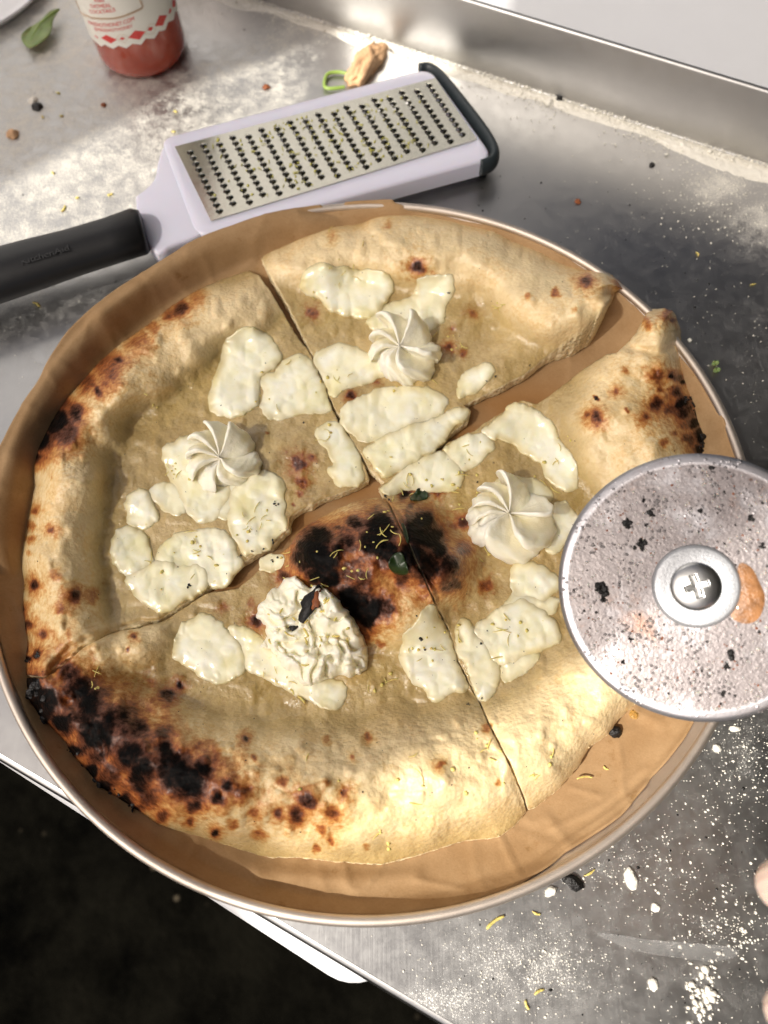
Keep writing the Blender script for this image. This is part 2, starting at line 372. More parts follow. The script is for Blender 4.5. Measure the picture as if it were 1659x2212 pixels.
for a, b in ((-.06, .06), (-1.24, .06), (-.06, .94), (-1.24, .94)):
    q = tpt(a, b); V, F = lathe([(.0, 0), (.016, 0), (.016, .71), (0, .71)], 20, (q[0], q[1], -.76)); mk('leg', V, F, M_grey, tbl)
# steel worktop
F1 = np.array([.8918, -.452]); F1 /= np.hypot(*F1); F2 = np.array([-F1[1], F1[0]])
bs0 = np.array([.0126, .338])                      # a point of the backsplash foot
ed0 = np.array([-.0266, -.1812])                   # a point of the near edge
depth = (bs0-ed0)@F2
wk = thing('steel_worktop', 'stainless steel worktop with an upstand dusted with flour', 'worktop', (ed0[0], ed0[1], -.009))
nx, ny = 420, 250; aa = np.linspace(-.62, .62, nx); bb = np.linspace(0, 1, ny)
A, B = np.meshgrid(aa, bb); XY = ed0+A[..., None]*F1+(B*depth)[..., None]*F2
X, Y = XY[..., 0].ravel(), XY[..., 1].ravel()
pp = P(np.stack([X, Y, 0*X], 1)); dist_bs = (depth-B.ravel()*depth)
TL = sst(330, -60, pp[:, 1]-(560-pp[:, 0]*.55))     # heavy flour in the far left
dust = .60*np.clip(TL*sst(900, 500, pp[:, 0])+.25*sst(800, 600, pp[:, 0])*sst(900, 650, pp[:, 1]), 0, 1)
dust = np.maximum(dust, .95*sst(.03+.02*fbm(X, Y, .05, 3, 5), .0, dist_bs)*(1-.3*vnoise(X*40, Y*40, 3)))
blob = lambda x, y, rx, ry, v: v*np.exp(-(((pp[:, 0]-x)/rx)**2+((pp[:, 1]-y)/ry)**2))
for q in ((1560, 400, 110, 60, .75), (1640, 470, 80, 90, .7), (1440, 330, 130, 40, .5), (1500, 1950, 330, 330, .22), (1150, 2090, 260, 120, .38), (1520, 2010, 90, 60, .4), (1350, 1870, 160, 120, .3), (980, 2160, 160, 60, .42), (1600, 700, 120, 200, .2), (60, 760, 200, 120, .3), (1600, 1620, 120, 120, .35)):
    dust = np.maximum(dust, blob(*q))
dust *= 1-.75*np.exp(-(((pp[:, 0]-470)/75)**2+((pp[:, 1]-55)/45)**2))
grease = .3+.5*vnoise(X*14, Y*14, 9)
Vv = np.stack([X, Y, 0*X], 1); idx = np.arange(nx*ny).reshape(ny, nx)
Fq = np.stack([idx[:-1, :-1], idx[:-1, 1:], idx[1:, 1:], idx[1:, :-1]], -1).reshape(-1, 4)
mk('work_surface', Vv, Fq, M_steel, wk, False, np.stack([dust, grease, 0*dust, 0*dust+1], 1))
prof = [(-.0, 0), (-.0016, -.0004), (-.0026, -.0016), (-.003, -.003), (-.003, -.0088), (.004, -.0088)]
V = []; F = []
for i, (o, z) in enumerate(prof):
    for s in (-.62, .62): q = ed0+F1*s+F2*(o-.0002); V.append((q[0], q[1], z-.0002))
for i in range(len(prof)-1): F.append((2*i+1, 2*i, 2*i+2, 2*i+3))
mk('folded_edge', V, F, M_bright, wk)
UH = .041
prof = [(-.0012, .0002), (-.0005, .0005), (-.0001, .0014), (-.0001, .006), (.0, UH), (.0006, UH+.0012), (.002, UH+.0016), (.0034, UH+.0010), (.004, UH-.001), (.004, -.009)]
V = []; F = []; n = 60
for o, z in prof:
    for s in np.linspace(-.62, .62, n): q = bs0+F1*s+F2*o; V.append((q[0], q[1], z))
for i in range(len(prof)-1):
    for k in range(n-1): F.append((i*n+k, i*n+k+1, (i+1)*n+k+1, (i+1)*n+k))
V = np.array(V); mk('upstand', V, F, M_steel, wk, True, np.stack([.0*V[:, 0]+.3*(V[:, 2] < .003), 1+0*V[:, 0], 0*V[:, 0], 1+0*V[:, 0]], 1))
# flour drifted along the foot of the upstand: lumpy ribbon
nl, nw = 1500, 16; V = []; s = np.linspace(-.35, .42, nl)
SS, TT = np.meshgrid(s, np.linspace(0, 1, nw), indexing='ij'); wv = .006+.006*vnoise(SS*45, 0*SS, 21)+.010*vnoise(SS*12, 0*SS, 22)**2
hh = (np.sin(np.pi*np.clip(TT, 0, 1))**.7)*(.0006+.0022*vnoise(SS*60, TT*2, 23))*(.4+1.2*vnoise(SS*400, TT*9, 24))-.0003
hh = hh*.45; q = bs0+SS[..., None]*F1-((TT*wv)+.0001)[..., None]*F2
fl = np.stack([q[..., 0], q[..., 1], hh], -1).reshape(-1, 3); idx = np.arange(nl*nw).reshape(nl, nw)
Fq = np.stack([idx[:-1, :-1], idx[:-1, 1:], idx[1:, 1:], idx[1:, :-1]], -1).reshape(-1, 4)
tag(mk('flour', fl, Fq, M_flour), 'line of pale flour along the foot of the steel upstand', 'flour', kind='stuff')
def lumps(pts, r, sub=1, squash=.6, rs=None):
    """many small irregular grains in one mesh; pts (N,3) r (N,)"""
    bm = bmesh.new(); bmesh.ops.create_icosphere(bm, subdivisions=sub, radius=1); v0 = np.array([v.co[:] for v in bm.verts]); f0 = np.array([[v.index for v in f.verts] for f in bm.faces]); bm.free()
    rs = rs or RS; N = len(pts); sc = 1+.45*(rs.rand(N, len(v0), 1)-.5); an = rs.rand(N, 3, 1)*.7+.65
    V = v0[None]*sc*an.transpose(0, 2, 1); V[..., 2] *= squash; V = V*np.array(r)[:, None, None]+np.array(pts)[:, None, :]
    F = f0[None]+(np.arange(N)*len(v0))[:, None, None]
    return V.reshape(-1, 3), F.reshape(-1, 3)
def one_lump(name, p, r, mat, label, cat, group=None, stretch=(1, 1, .6), rot=0, sub=3, amp=.3):
    bm = bmesh.new(); bmesh.ops.create_icosphere(bm, subdivisions=sub, radius=1); V = np.array([v.co[:] for v in bm.verts]); F = [[v.index for v in f.verts] for f in bm.faces]; bm.free()
    off = random.random()*50
    V = np.array([v*(1+amp*mnoise.fractal(Vector(v*1.3)+Vector((off, 0, 0)), .7, 2, 5)) for v in V])
    V = V*np.array(stretch)*r; V[:, 2] = np.maximum(V[:, 2], -.3*r*stretch[2])
    c, s_ = math.cos(rot), math.sin(rot); V = np.stack([V[:, 0]*c-V[:, 1]*s_, V[:, 0]*s_+V[:, 1]*c, V[:, 2]], 1)
    V[:, 2] += .3*r*stretch[2]
    return tag(mk(name, V+np.array(p), F, mat), label, cat, group)
# loose flour grains (uncountable)
rs = np.random.RandomState(3); G = []; GR = []
def scatter(n, fx, r0, r1):
    pts = fx(n); z = 0*pts[:, 0]; W = U(pts, 0); m = ((W[:, :2]-ed0)@F2 > .003) & ((W[:, :2]-ed0)@F2 < depth-.002); W = W[m]
    r = r0+(r1-r0)*rs.rand(len(W))**3; W[:, 2] = r*.4; G.append(W); GR.append(r)
gs = lambda x, y, sx, sy: (lambda n: np.stack([x+sx*rs.randn(n), y+sy*rs.randn(n)], 1))
un = lambda x0, x1, y0, y1: (lambda n: np.stack([rs.uniform(x0, x1, n), rs.uniform(y0, y1, n)], 1))
scatter(1700, un(850, 1700, 1550, 2230), .00008, .00036); scatter(130, gs(1560, 2000, 50, 40), .0002, .0007); scatter(80, gs(1600, 2030, 40, 30), .0002, .0007)
scatter(110, gs(1520, 2160, 20, 50), .0004, .0016); scatter(260, gs(1380, 1870, 120, 60), .0002, .0006); scatter(300, gs(1600, 1640, 60, 90), .0002, .0006)
scatter(700, un(1200, 1700, 330, 1000), .0001, .0004); scatter(900, un(0, 700, 100, 900), .0001, .0004); scatter(500, gs(1560, 420, 70, 50), .0002, .0006)
scatter(300, gs(1130, 2090, 120, 60), .0002, .0005)
for n_, wd_, r1_ in ((5200, .0045, .0006), (900, .014, .0006), (120, .006, .0014)):
    sI = rs.uniform(-.12, .42, n_); dI = np.abs(rs.randn(n_))*wd_*(.4+1.2*vnoise(sI*30, 0*sI, 22))+.0003; W = bs0+sI[:, None]*F1-dI[:, None]*F2; r = .00015+(r1_-.00015)*rs.rand(n_)**2
    G.append(np.stack([W[:, 0], W[:, 1], .0004+r*.5+.001*np.exp(-(dI/.004)**2)], 1)); GR.append(r)
V, F = lumps(np.vstack(G), np.concatenate(GR), 1, .6, rs); tag(mk('flour_grains', V, F, M_flour), 'white flour grains scattered over the steel worktop', 'flour', kind='stuff')

# ------------------------------------------------------------------ pan and paper
RIM = .022; ZP = .0038
pan = thing('pizza_pan', 'round aluminium pan with a rolled rim hanging over the table edge', 'pan', (0, 0, 0))
V, F = lathe([(0, .0008), (.158, .0008), (.162, .0012), (.1655, .003), (.1745, RIM-.004), (.1755, RIM-.003)], 220); mk('base', V, F, M_alu, pan)
V, F = lathe([(.1757+.0021*math.cos(a), RIM-.0021+.0021*math.sin(a)) for a in np.linspace(0, 2*math.pi, 14)[:-1]], 220, close=True); mk('rim', V, F, M_alu, pan)
pe = [(0, 1466), (135, 1726), (280, 1856), (415, 1926), (600, 1984), (830, 1990), (965, 1975), (1110, 1935), (1230, 1850), (1355, 1770), (1420, 1690), (1495, 1600), (1540, 1500)]
ang = []; rr = []
def on_wall(x, y):
    lo, hi = .003, .0205
    for _ in range(30):
        z = (lo+hi)/2; q = U1(x, y, z); 
        if math.hypot(q[0], q[1]) > .1655+(z-.003)/.0175*.009: lo = z
        else: hi = z
    return U1(x, y, z)
W = np.array([on_wall(*q) for q in pe]); W[:, :2] *= .99; ang += list(np.arctan2(W[:, 1], W[:, 0])); rr += list(np.hypot(W[:, 0], W[:, 1]))
pe2 = [(1612, 960), (1527, 808), (1422, 663), (1301, 567), (1173, 503), (1045, 457), (853, 433), (700, 440)]
W = U(pe2, .021); W[:, :2] *= .9815; ang += list(np.arctan2(W[:, 1], W[:, 0])); rr += list(np.hypot(W[:, 0], W[:, 1]))
pe3 = [(560, 466), (420, 518), (330, 572), (230, 640), (145, 715), (75, 830), (30, 905), (-5, 975), (-60, 1100), (-90, 1250)]
W = U(pe3, .0240); ang += list(np.arctan2(W[:, 1], W[:, 0])); rr += list(np.hypot(W[:, 0], W[:, 1]))
ang = np.array(ang); rr = np.array(rr); o = np.argsort(ang); ang = ang[o]; rr = rr[o]
na, nr = 720, 150; th = np.linspace(-math.pi, math.pi, na, endpoint=False)
RO = np.interp(th, np.r_[ang-2*math.pi, ang, ang+2*math.pi], np.r_[rr, rr, rr]); over = np.maximum(sst(1.45, 1.85, th), sst(-2.80, -3.02, th)); RO = np.minimum(RO, .1740+.03*over); RO += .0006*fbm(th*8, 0*th, 1, 3, 40)
T, S = np.meshgrid(th, np.linspace(0, 1, nr)**.75, indexing='ij'); R = S*RO[:, None]; PX = R*np.cos(T); PY = R*np.sin(T)
ROg = RO[:, None]+0*R
wall = .003+(R-.1655)/.009*.015+.0009; flat_ = .0018+.009*sst(.148, .1735, R)**1.3
PZ = np.logaddexp(flat_/.0006, np.clip(wall, -.02, .0205)/.0006)*.0006
PZ = np.where(R > .1755, .0230+(R-.1755)*.35, np.maximum(PZ, .0230*sst(.158, .1728, R)*over[:, None]))
wr = fbm(PX, PY, .05, 4, 50)*.0006*sst(.05, .14, R)+np.clip(1-np.abs(fbm(PX+.2*PY, PY, .06, 3, 52))*9, 0, 1)**2*.0005*sst(.1, .14, R)+(np.abs(fbm(T*3.0, R*20, 1, 2, 55))*.0010+np.clip(1-np.abs(fbm(T*4.5+R*9, R*22, 1, 3, 57))*5, 0, 1)**3*.0010)*sst(.135, .158, R)*sst(.185, .165, R)
PZ = PZ+wr
# creases
CP = P(np.stack([PX.ravel(), PY.ravel(), PZ.ravel()], 1))
for line, hgt, wd in (([(230, 690), (420, 570), (620, 505), (860, 462)], .0035, 26), ([(1080, 1805), (1095, 1840), (1120, 1890)], .0010, 5), ([(1180, 1850), (1280, 1780), (1400, 1690)], .0012, 6), ([(1190, 1790), (1300, 1740), (1390, 1660)], .0005, 8), ([(900, 1900), (1000, 1920), (1060, 1900)], .0006, 6), ([(1230, 1700), (1300, 1720)], .0005, 5), ([(150, 1640), (260, 1800)], .0012, 16), ([(560, 1880), (760, 1900), (900, 1890)], .0012, 18), ([(1300, 1500), (1420, 1560)], .001, 14), ([(1560, 900), (1545, 1000), (1580, 1100)], .003, 22), ([(40, 1000), (20, 1200), (30, 1400)], .0018, 22), ([(300, 640), (160, 780), (90, 900)], .0016, 20)):
    d = segdist(CP, line, False, None, 110)[0].reshape(PZ.shape); PZ = PZ+hgt*np.exp(-(d/wd)**2)
oil = np.zeros(len(CP))
for x, y, rx, ry in ((1130, 880, 130, 60), (760, 1060, 90, 30), (640, 1130, 70, 50), (1000, 940, 60, 40), (620, 650, 25, 60), (480, 1270, 80, 40)): oil = np.maximum(oil, np.exp(-(((CP[:, 0]-x)/rx)**2+((CP[:, 1]-y)/ry)**2)))
idx = np.arange(na*nr).reshape(na, nr); nxt = np.roll(idx, -1, 0)
Fq = np.stack([idx[:, :-1], idx[:, 1:], nxt[:, 1:], nxt[:, :-1]], -1).reshape(-1, 4)
pap = mk('parchment_paper', np.stack([PX.ravel(), PY.ravel(), PZ.ravel()], 1), Fq, M_paper, None, True, np.stack([0*oil, oil, 0*oil, 1+0*oil], 1))
tag(pap, 'brown parchment paper lining the pan and curling over its rim', 'paper')
sm = pap.modifiers.new('thickness', 'SOLIDIFY'); sm.thickness = .0002; sm.offset = -1

# ------------------------------------------------------------------ pizza
A_ = [(540,584),(500,596),(425,626),(370,661),(320,701),(270,736),(220,776),(185,816),(145,856),(110,896),(85,936),(70,976),(67,1011),(75,1051),(65,1096),(52,1146),(45,1196),(42,1246),(40,1296),(40,1341),(42,1376),(52,1426),(55,1456),(90,1462),(115,1448),(145,1423),(185,1388),(225,1369),(300,1350),(345,1336),(385,1312),(415,1291),(480,1251),(520,1216),(555,1195),(590,1176),(622,1140),(627,1116),(645,1101),(700,1076),(765,1051),(795,1036),(790,1011),(765,961),(730,911),(720,891),(700,841),(685,796),(665,756),(640,726),(615,681),(585,631),(560,596)]
B_ = [(564,555),(606,533),(646,508),(696,488),(756,473),(831,458),(911,450),(981,463),(1041,478),(1096,500),(1151,528),(1196,553),(1231,570),(1271,580),(1311,588),(1338,606),(1356,630),(1325,636),(1300,665),(1262,705),(1221,735),(1166,780),(1130,808),(1081,832),(1021,864),(1003,874),(1016,893),(1011,908),(981,928),(956,953),(926,973),(896,998),(831,1043),(821,1038),(796,1008),(776,973),(761,953),(746,908),(726,888),(716,863),(691,798),(671,758),(651,718),(621,658),(586,598)]
C_ = [(818,1053),(851,1028),(906,993),(951,975),(966,958),(1031,928),(1041,918),(1081,893),(1126,865),(1161,873),(1228,824),(1254,803),(1293,777),(1311,765),(1332,762),(1366,730),(1381,710),(1394,681),(1404,668),(1436,665),(1454,671),(1462,686),(1470,710),(1472,730),(1473,756),(1475,788),(1485,819),(1503,853),(1511,876),(1516,910),(1531,946),(1521,975),(1515,1010),(1520,1100),(1510,1250),(1450,1420),(1379,1512),(1335,1556),(1315,1585),(1275,1612),(1250,1655),(1215,1697),(1155,1745),(1143,1747),(1130,1710),(1102,1645),(1075,1595),(1055,1555),(1040,1518),(1020,1481),(992,1430),(979,1386),(972,1365),(952,1321),(938,1290),(912,1235),(887,1178),(860,1127),(843,1090),(833,1076)]
D_ = [(832,1077),(802,1076),(768,1083),(727,1100),(693,1117),(663,1134),(642,1154),(622,1185),(590,1204),(564,1226),(545,1246),(515,1271),(450,1281),(415,1301),(385,1322),(350,1343),(300,1357),(260,1362),(228,1374),(188,1393),(148,1428),(118,1453),(92,1466),(58,1464),(55,1495),(40,1521),(45,1541),(75,1561),(105,1571),(140,1606),(155,1636),(185,1666),(215,1706),(270,1736),(295,1751),(340,1781),(400,1801),(475,1821),(540,1841),(570,1851),(650,1851),(725,1861),(825,1866),(890,1850),(955,1830),(1005,1815),(1075,1808),(1110,1785),(1138,1752),(1126,1715),(1098,1648),(1071,1598),(1051,1558),(1036,1521),(1016,1484),(988,1433),(975,1388),(968,1367),(948,1323),(934,1292),(909,1237),(884,1180),(857,1129),(840,1092)]
OUT = A_[:23]+D_[24:48]+C_[43:32:-1][::1]
OUT = A_[:23]+D_[24:49]+C_[43:17:-1]+B_[17:0:-1]+[(564,555)]
def d_(c, pts):      # crop coordinates -> tracing coordinates
    o, s = {3: ((0, 531), .5), 4: ((531, 398), .5), 5: ((995.4, 796.3), .4), 6: ((0, 1261), .5), 7: ((829.5, 1460), .5), 9: ((564, 1015), .34)}[c]
    return [(o[0]+s*x, o[1]+s*y) for x, y in pts]
ST = 2.0
gx = np.arange(20, 1560, ST); gy = np.arange(430, 1890, ST); GX, GY = np.meshgrid(gx, gy); gp = np.stack([GX.ravel(), GY.ravel()], 1)
RIDGES = [   # x, y, half width, height mm
 [(545,655,62,7),(470,680,70,9),(390,725,80,11),(310,785,85,12),(225,860,90,13),(165,950,90,14),(140,1050,88,14),(130,1150,88,14),(125,1250,92,14),(130,1330,105,13),(150,1400,95,12),(95,1455,70,13)],
 [(205,1420,75,9),(250,1400,60,8),(300,1400,55,8),(340,1385,45,6)],
 [(100,1490,70,12),(170,1545,105,15),(250,1600,135,18),(360,1650,150,20),(480,1680,155,20),(620,1695,155,19),(760,1700,155,18),(880,1690,155,17),(1000,1665,150,16),(1090,1640,145,15),(1150,1620,140,14),(1250,1545,140,13),(1340,1450,130,13),(1420,1330,125,14),(1450,1180,125,15),(1420,1040,150,16),(1370,930,165,17),(1370,850,150,16),(1410,760,85,19),(1430,700,65,21)],
 [(600,580,55,6),(680,555,70,8),(760,535,80,10),(860,525,90,12),(970,535,95,13),(1080,575,100,13),(1170,630,105,17),(1240,660,100,21),(1300,640,85,21)],
 [(700,1195,100,19),(790,1175,118,23),(870,1190,118,23),(940,1225,95,18)],
 [(760,1290,95,14),(840,1320,95,14),(890,1310,80,12)],
 [(1240,890,70,5),(1260,960,60,4)],
 [(1180,720,90,3),(1080,780,70,2)],
]
H = np.zeros(len(gp)); inter = np.ones(len(gp))
wx = fbm(gp[:, 0], gp[:, 1], 70, 3, 60)*26; wy = fbm(gp[:, 0], gp[:, 1], 70, 3, 70)*26; gw = gp+np.stack([wx, wy], 1)
for i, rg in enumerate(RIDGES):
    rg = np.array(rg, float); cl = chaikin(rg[:, :2], 1, False); xs = np.linspace(0, 1, len(cl)); x0 = np.linspace(0, 1, len(rg))
    vals = np.stack([np.interp(xs, x0, rg[:, 2]), np.interp(xs, x0, rg[:, 3])], 1)
    d, _, _, v = segdist(gw, cl, False, vals, 200); q = np.clip(1-(d/v[:, 0])**2, 0, 1); h = v[:, 1]*(q**1.35*(1-.3*q)/.7)*.001
    H = np.where(h > H, h+.35*H*(h > 0), H+.35*h)
    if i in (0, 1, 2, 3): inter = np.minimum(inter, sst(.58, 1.0, d/v[:, 0]))
    if i in (4, 5): inter = np.minimum(inter, sst(.75, 1.1, d/v[:, 0]))
def blur(G, r):
    for ax in (0, 1):
        P_ = np.pad(G, [(r+1, r) if k == ax else (0, 0) for k in (0, 1)], mode='edge'); C_ = np.cumsum(P_, ax)
        G = (np.take(C_, range(2*r+1, C_.shape[ax]), ax)-np.take(C_, range(0, C_.shape[ax]-2*r-1), ax))/(2*r+1)
    return G
H = blur(blur(H.reshape(GX.shape), 7), 6).ravel(); inter = blur(blur(inter.reshape(GX.shape), 5), 5).ravel()
H *= 1.4*(1+.2*fbm(gp[:, 0], gp[:, 1], 95, 3, 80))
H += .0045+.0008*np.abs(fbm(gp[:, 0], gp[:, 1], 34, 2, 99))*inter+.0014*fbm(gp[:, 0], gp[:, 1], 75, 2, 90)+.0003*fbm(gp[:, 0], gp[:, 1], 22, 2, 95)
bub = vnoise(gp[:, 0]/26, gp[:, 1]/26, 97); H += .0012*np.clip(bub-.62, 0, 1)*3*(1-inter*.4)
outp = resample(OUT, 8); e, near, seg, _ = segdist(gp, outp)
dv = gp-near; up = np.clip(dv[:, 1]/(e+1e-6), -1, 1)      # +1: the contour lies above this point (far side)
up = np.where(inside(gp, OUT), up, -up)
up = sst(-.2, .9, up); we = 34+22*(1-up); mn = .16+.34*up
fal = np.sqrt(np.clip(1-(1-np.clip(e/we, 0, 1))**2, 0, 1)); H *= mn+(1-mn)*fal
for line, dep, wd in (([(115,1451),(145,1426),(185,1391),(225,1372),(300,1354),(350,1338)], .0035, 9), ([(1141,1748),(1100,1647),(1053,1557),(1018,1483)], .0012, 7), ([(836,1080),(860,1128),(886,1180),(936,1291)], .002, 6), ([(1330,870),(1400,850),(1470,845)], .0, 9), ([(1320,760),(1400,760),(1470,745)], .003, 10), ([(480,1650),(700,1640),(1000,1600)], .0005, 6), ([(520,1700),(700,1690)], .0005, 6), ([(150,1500),(230,1640),(330,1740)], .002, 12)):
    if dep: d = segdist(gw, line, False, None, 50)[0]; H -= dep*np.exp(-(d/wd)**2)
H = np.maximum(H, .0012)
Hg = H.reshape(GX.shape); INT = inter.reshape(GX.shape)
def samp(G, x, y):
    fx = np.clip((np.asarray(x)-gx[0])/ST, 0, len(gx)-1.001); fy = np.clip((np.asarray(y)-gy[0])/ST, 0, len(gy)-1.001); i = fx.astype(int); j = fy.astype(int); a = fx-i; b = fy-j
    return (G[j, i]*(1-a)+G[j, i+1]*a)*(1-b)+(G[j+1, i]*(1-a)+G[j+1, i+1]*a)*b
SPOTS = [(120,905,38,1),(90,950,28,1),(75,985,20,.95),(150,935,38,.6),(165,890,25,.7),(130,870,30,.5),(190,830,30,.55),(215,845,16,.7),(230,790,45,.4),(255,775,14,.65),(300,740,40,.35),(390,665,26,.75),(365,676,24,.5),(425,640,30,.35),(240,820,40,.35),(330,705,20,.4),(70,1100,12,.5),(65,1140,14,.4),(112,1145,12,.5),(65,1165,12,.35),(75,1265,16,.75),(160,1290,18,.7),(200,1285,22,.4),(45,1320,14,.8),(55,1350,20,.6),(90,1370,16,.5),(130,1310,18,.4),(120,1240,20,.3),(50,1400,20,.6),(80,1415,18,.85),(60,1425,14,.9),(150,1370,12,.3),(65,1195,10,.3),
(645,1001,24,.7),(670,991,10,.6),(650,1041,18,.5),(645,1066,10,.45),(635,1093,5,.5),(575,931,4,.4),
(65,1481,38,1),(95,1516,42,1),(50,1531,24,1),(85,1551,34,1),(135,1561,26,.85),(205,1591,34,.95),(250,1556,50,.5),(150,1451,40,.6),(170,1486,40,.7),(190,1521,45,.65),(280,1631,42,.8),(310,1661,40,.8),(300,1691,30,.75),(370,1656,48,.95),(410,1686,40,.95),(440,1661,25,.8),(360,1626,28,.85),(350,1581,30,.45),(300,1571,40,.45),(155,1626,18,1),(195,1666,22,1),(225,1701,24,1),(270,1730,22,1),(290,1745,14,1),(385,1481,14,.8),(360,1501,20,.6),(330,1481,14,.35),(290,1376,8,.7),(275,1401,7,.7),(530,1593,10,.75),(705,1601,12,.35),(795,1589,10,.6),(760,1636,8,.5),(665,1731,28,.65),(645,1761,25,.65),(600,1756,16,.55),(715,1756,24,.5),(745,1711,16,.55),(705,1691,14,.4),(610,1691,16,.45),(490,1696,20,.6),(465,1726,20,.65),(415,1741,24,.7),(350,1761,20,.6),(410,1771,14,.6),(465,1798,11,.85),(550,1756,16,.5),(500,1781,18,.4),(695,1793,14,.4),(715,1818,12,.5),(680,1836,10,.45),(790,1831,9,.3),(550,1636,10,.4),(430,1611,20,.35),(390,1701,40,.6),(320,1721,30,.5),(950,1652,11,.5),(1050,1575,14,.35),(1082,1692,8,.35),(480,1316,20,.35),(555,1341,22,.78),(545,1301,12,.35),(240,1680,40,.5),(210,1620,40,.55),(450,1620,30,.3),(520,1710,30,.35),(560,1800,20,.35),
(676,1185,48,1),(666,1205,42,1),(700,1219,45,1),(707,1246,40,1),(680,1246,30,.9),(693,1158,32,1),(822,1144,48,1),(802,1171,40,1),(836,1195,40,1),(822,1127,35,1),(904,1151,48,1),(918,1127,30,.95),(887,1199,40,1),(938,1165,34,.95),(948,1192,30,.85),(965,1226,45,.75),(921,1226,50,.82),(986,1260,22,.65),(778,1314,46,1),(802,1314,38,1),(754,1290,40,1),(795,1338,26,1),(836,1314,30,.65),(782,1372,30,.6),(785,1253,42,.55),(754,1233,40,.55),(744,1168,40,.65),(768,1127,26,.7),(727,1144,20,.5),(646,1151,10,.5),(877,1069,18,.8),(890,1097,14,.6),(948,1059,16,.5),(999,1127,20,.7),(1003,1182,24,.5),(1050,1263,16,.5),(799,1107,9,.5),(816,1093,9,.45),(788,1086,8,.35),(612,1243,20,.65),(870,1250,30,.6),(822,1392,10,.5),(750,1340,34,.8),(970,1260,34,.55),(730,1190,30,.8),
(903,578,22,.78),(918,584,14,.6),(673,673,16,.6),(1266,610,20,.7),(1196,633,12,.45),(1138,643,8,.35),(1023,678,12,.5),(976,710,9,.5),(968,750,13,.65),(998,760,9,.55),(756,853,13,.75),(813,828,10,.6),(656,598,7,.3),(1241,668,8,.3),(716,518,22,.2),(1352,629,16,.65),(1337,613,14,.5),(836,490,14,.25),
(1334,842,12,.5),(1287,904,20,.7),(1267,897,12,.5),(1289,860,5,.9),(1420,871,18,.55),(1397,899,16,.5),(1423,811,22,.5),(1453,810,9,.9),(1477,827,11,.9),(1464,816,18,.6),(1462,850,18,.7),(1472,873,20,.9),(1501,871,14,1),(1508,892,14,.95),(1477,889,22,.7),(1503,915,18,.85),(1516,941,22,1),(1508,970,18,.95),(1488,949,20,.6),(1456,936,14,.45),(1433,954,12,.35),(1443,671,14,.6),(1436,686,18,.5),(1454,694,10,.55),(1397,699,20,.4),(1350,801,12,.35),(1448,884,20,.6),(1358,886,6,.5),(1428,837,12,.45),(1446,842,8,.5),(1490,905,30,.45)]
ch = np.zeros(len(gp)); cw = gp+np.stack([fbm(gp[:, 0], gp[:, 1], 22, 3, 120), fbm(gp[:, 0], gp[:, 1], 22, 3, 130)], 1)*9
for x, y, r, s in SPOTS:
    R = r*1.3; m = (np.abs(cw[:, 0]-x) < R) & (np.abs(cw[:, 1]-y) < R); dd = np.hypot(cw[m, 0]-x, cw[m, 1]-y)/R
    v = s*sst(1, .15, dd); ch[m] = np.maximum(ch[m], v)+.06*np.minimum(ch[m], v)*(1-ch[m])
halo = np.zeros(len(gp))
for x, y, r, s in SPOTS:
    if s < .5 or r < 8: continue
    R = r*2.3+6; m = (np.abs(cw[:, 0]-x) < R) & (np.abs(cw[:, 1]-y) < R); dd = np.hypot(cw[m, 0]-x, cw[m, 1]-y)/R; halo[m] = np.maximum(halo[m], .30*s*sst(1, .3, dd))
toast = np.zeros(len(gp))
for x, y, rx, ry, v in ((230, 790, 150, 60, .12), (80, 1150, 60, 200, .08), (220, 1570, 170, 120, .42), (400, 1690, 190, 80, .32), (110, 920, 60, 90, .3), (900, 1180, 120, 100, .14), (700, 1190, 110, 100, .14), (640, 1760, 200, 60, .09), (820, 1200, 220, 140, .16), (1440, 880, 110, 110, .13), (110, 1340, 90, 90, .12), (900, 490, 300, 40, .04)):
    toast = np.maximum(toast, v*np.exp(-((gp[:, 0]-x)/rx)**2-((gp[:, 1]-y)/ry)**2))
CH = (np.clip(np.maximum(ch, halo+.35*ch), 0, 1)+toast*(.5+vnoise(gp[:, 0]/18, gp[:, 1]/18, 140))).reshape(GX.shape)
ol_ = np.zeros(len(gp))
for x, y, rx, ry in ((400,880,80,70),(440,830,60,90),(560,1080,60,40),(590,1085,40,40),(230,1180,40,120),(290,1220,70,40),(560,1490,120,40),(460,1400,60,60),(640,1500,80,25),(800,1450,80,50),(620,560,60,20),(700,700,100,30),(1250,1060,40,90),(1200,1100,60,40),(1300,1120,60,60),(880,1370,50,60),(1080,690,60,30),(700,880,30,30),(1000,1080,40,40)):
    ol_ = np.maximum(ol_, np.exp(-((gp[:, 0]-x)/rx)**2-((gp[:, 1]-y)/ry)**2))
OL = (ol_*INT.ravel()).reshape(GX.shape)
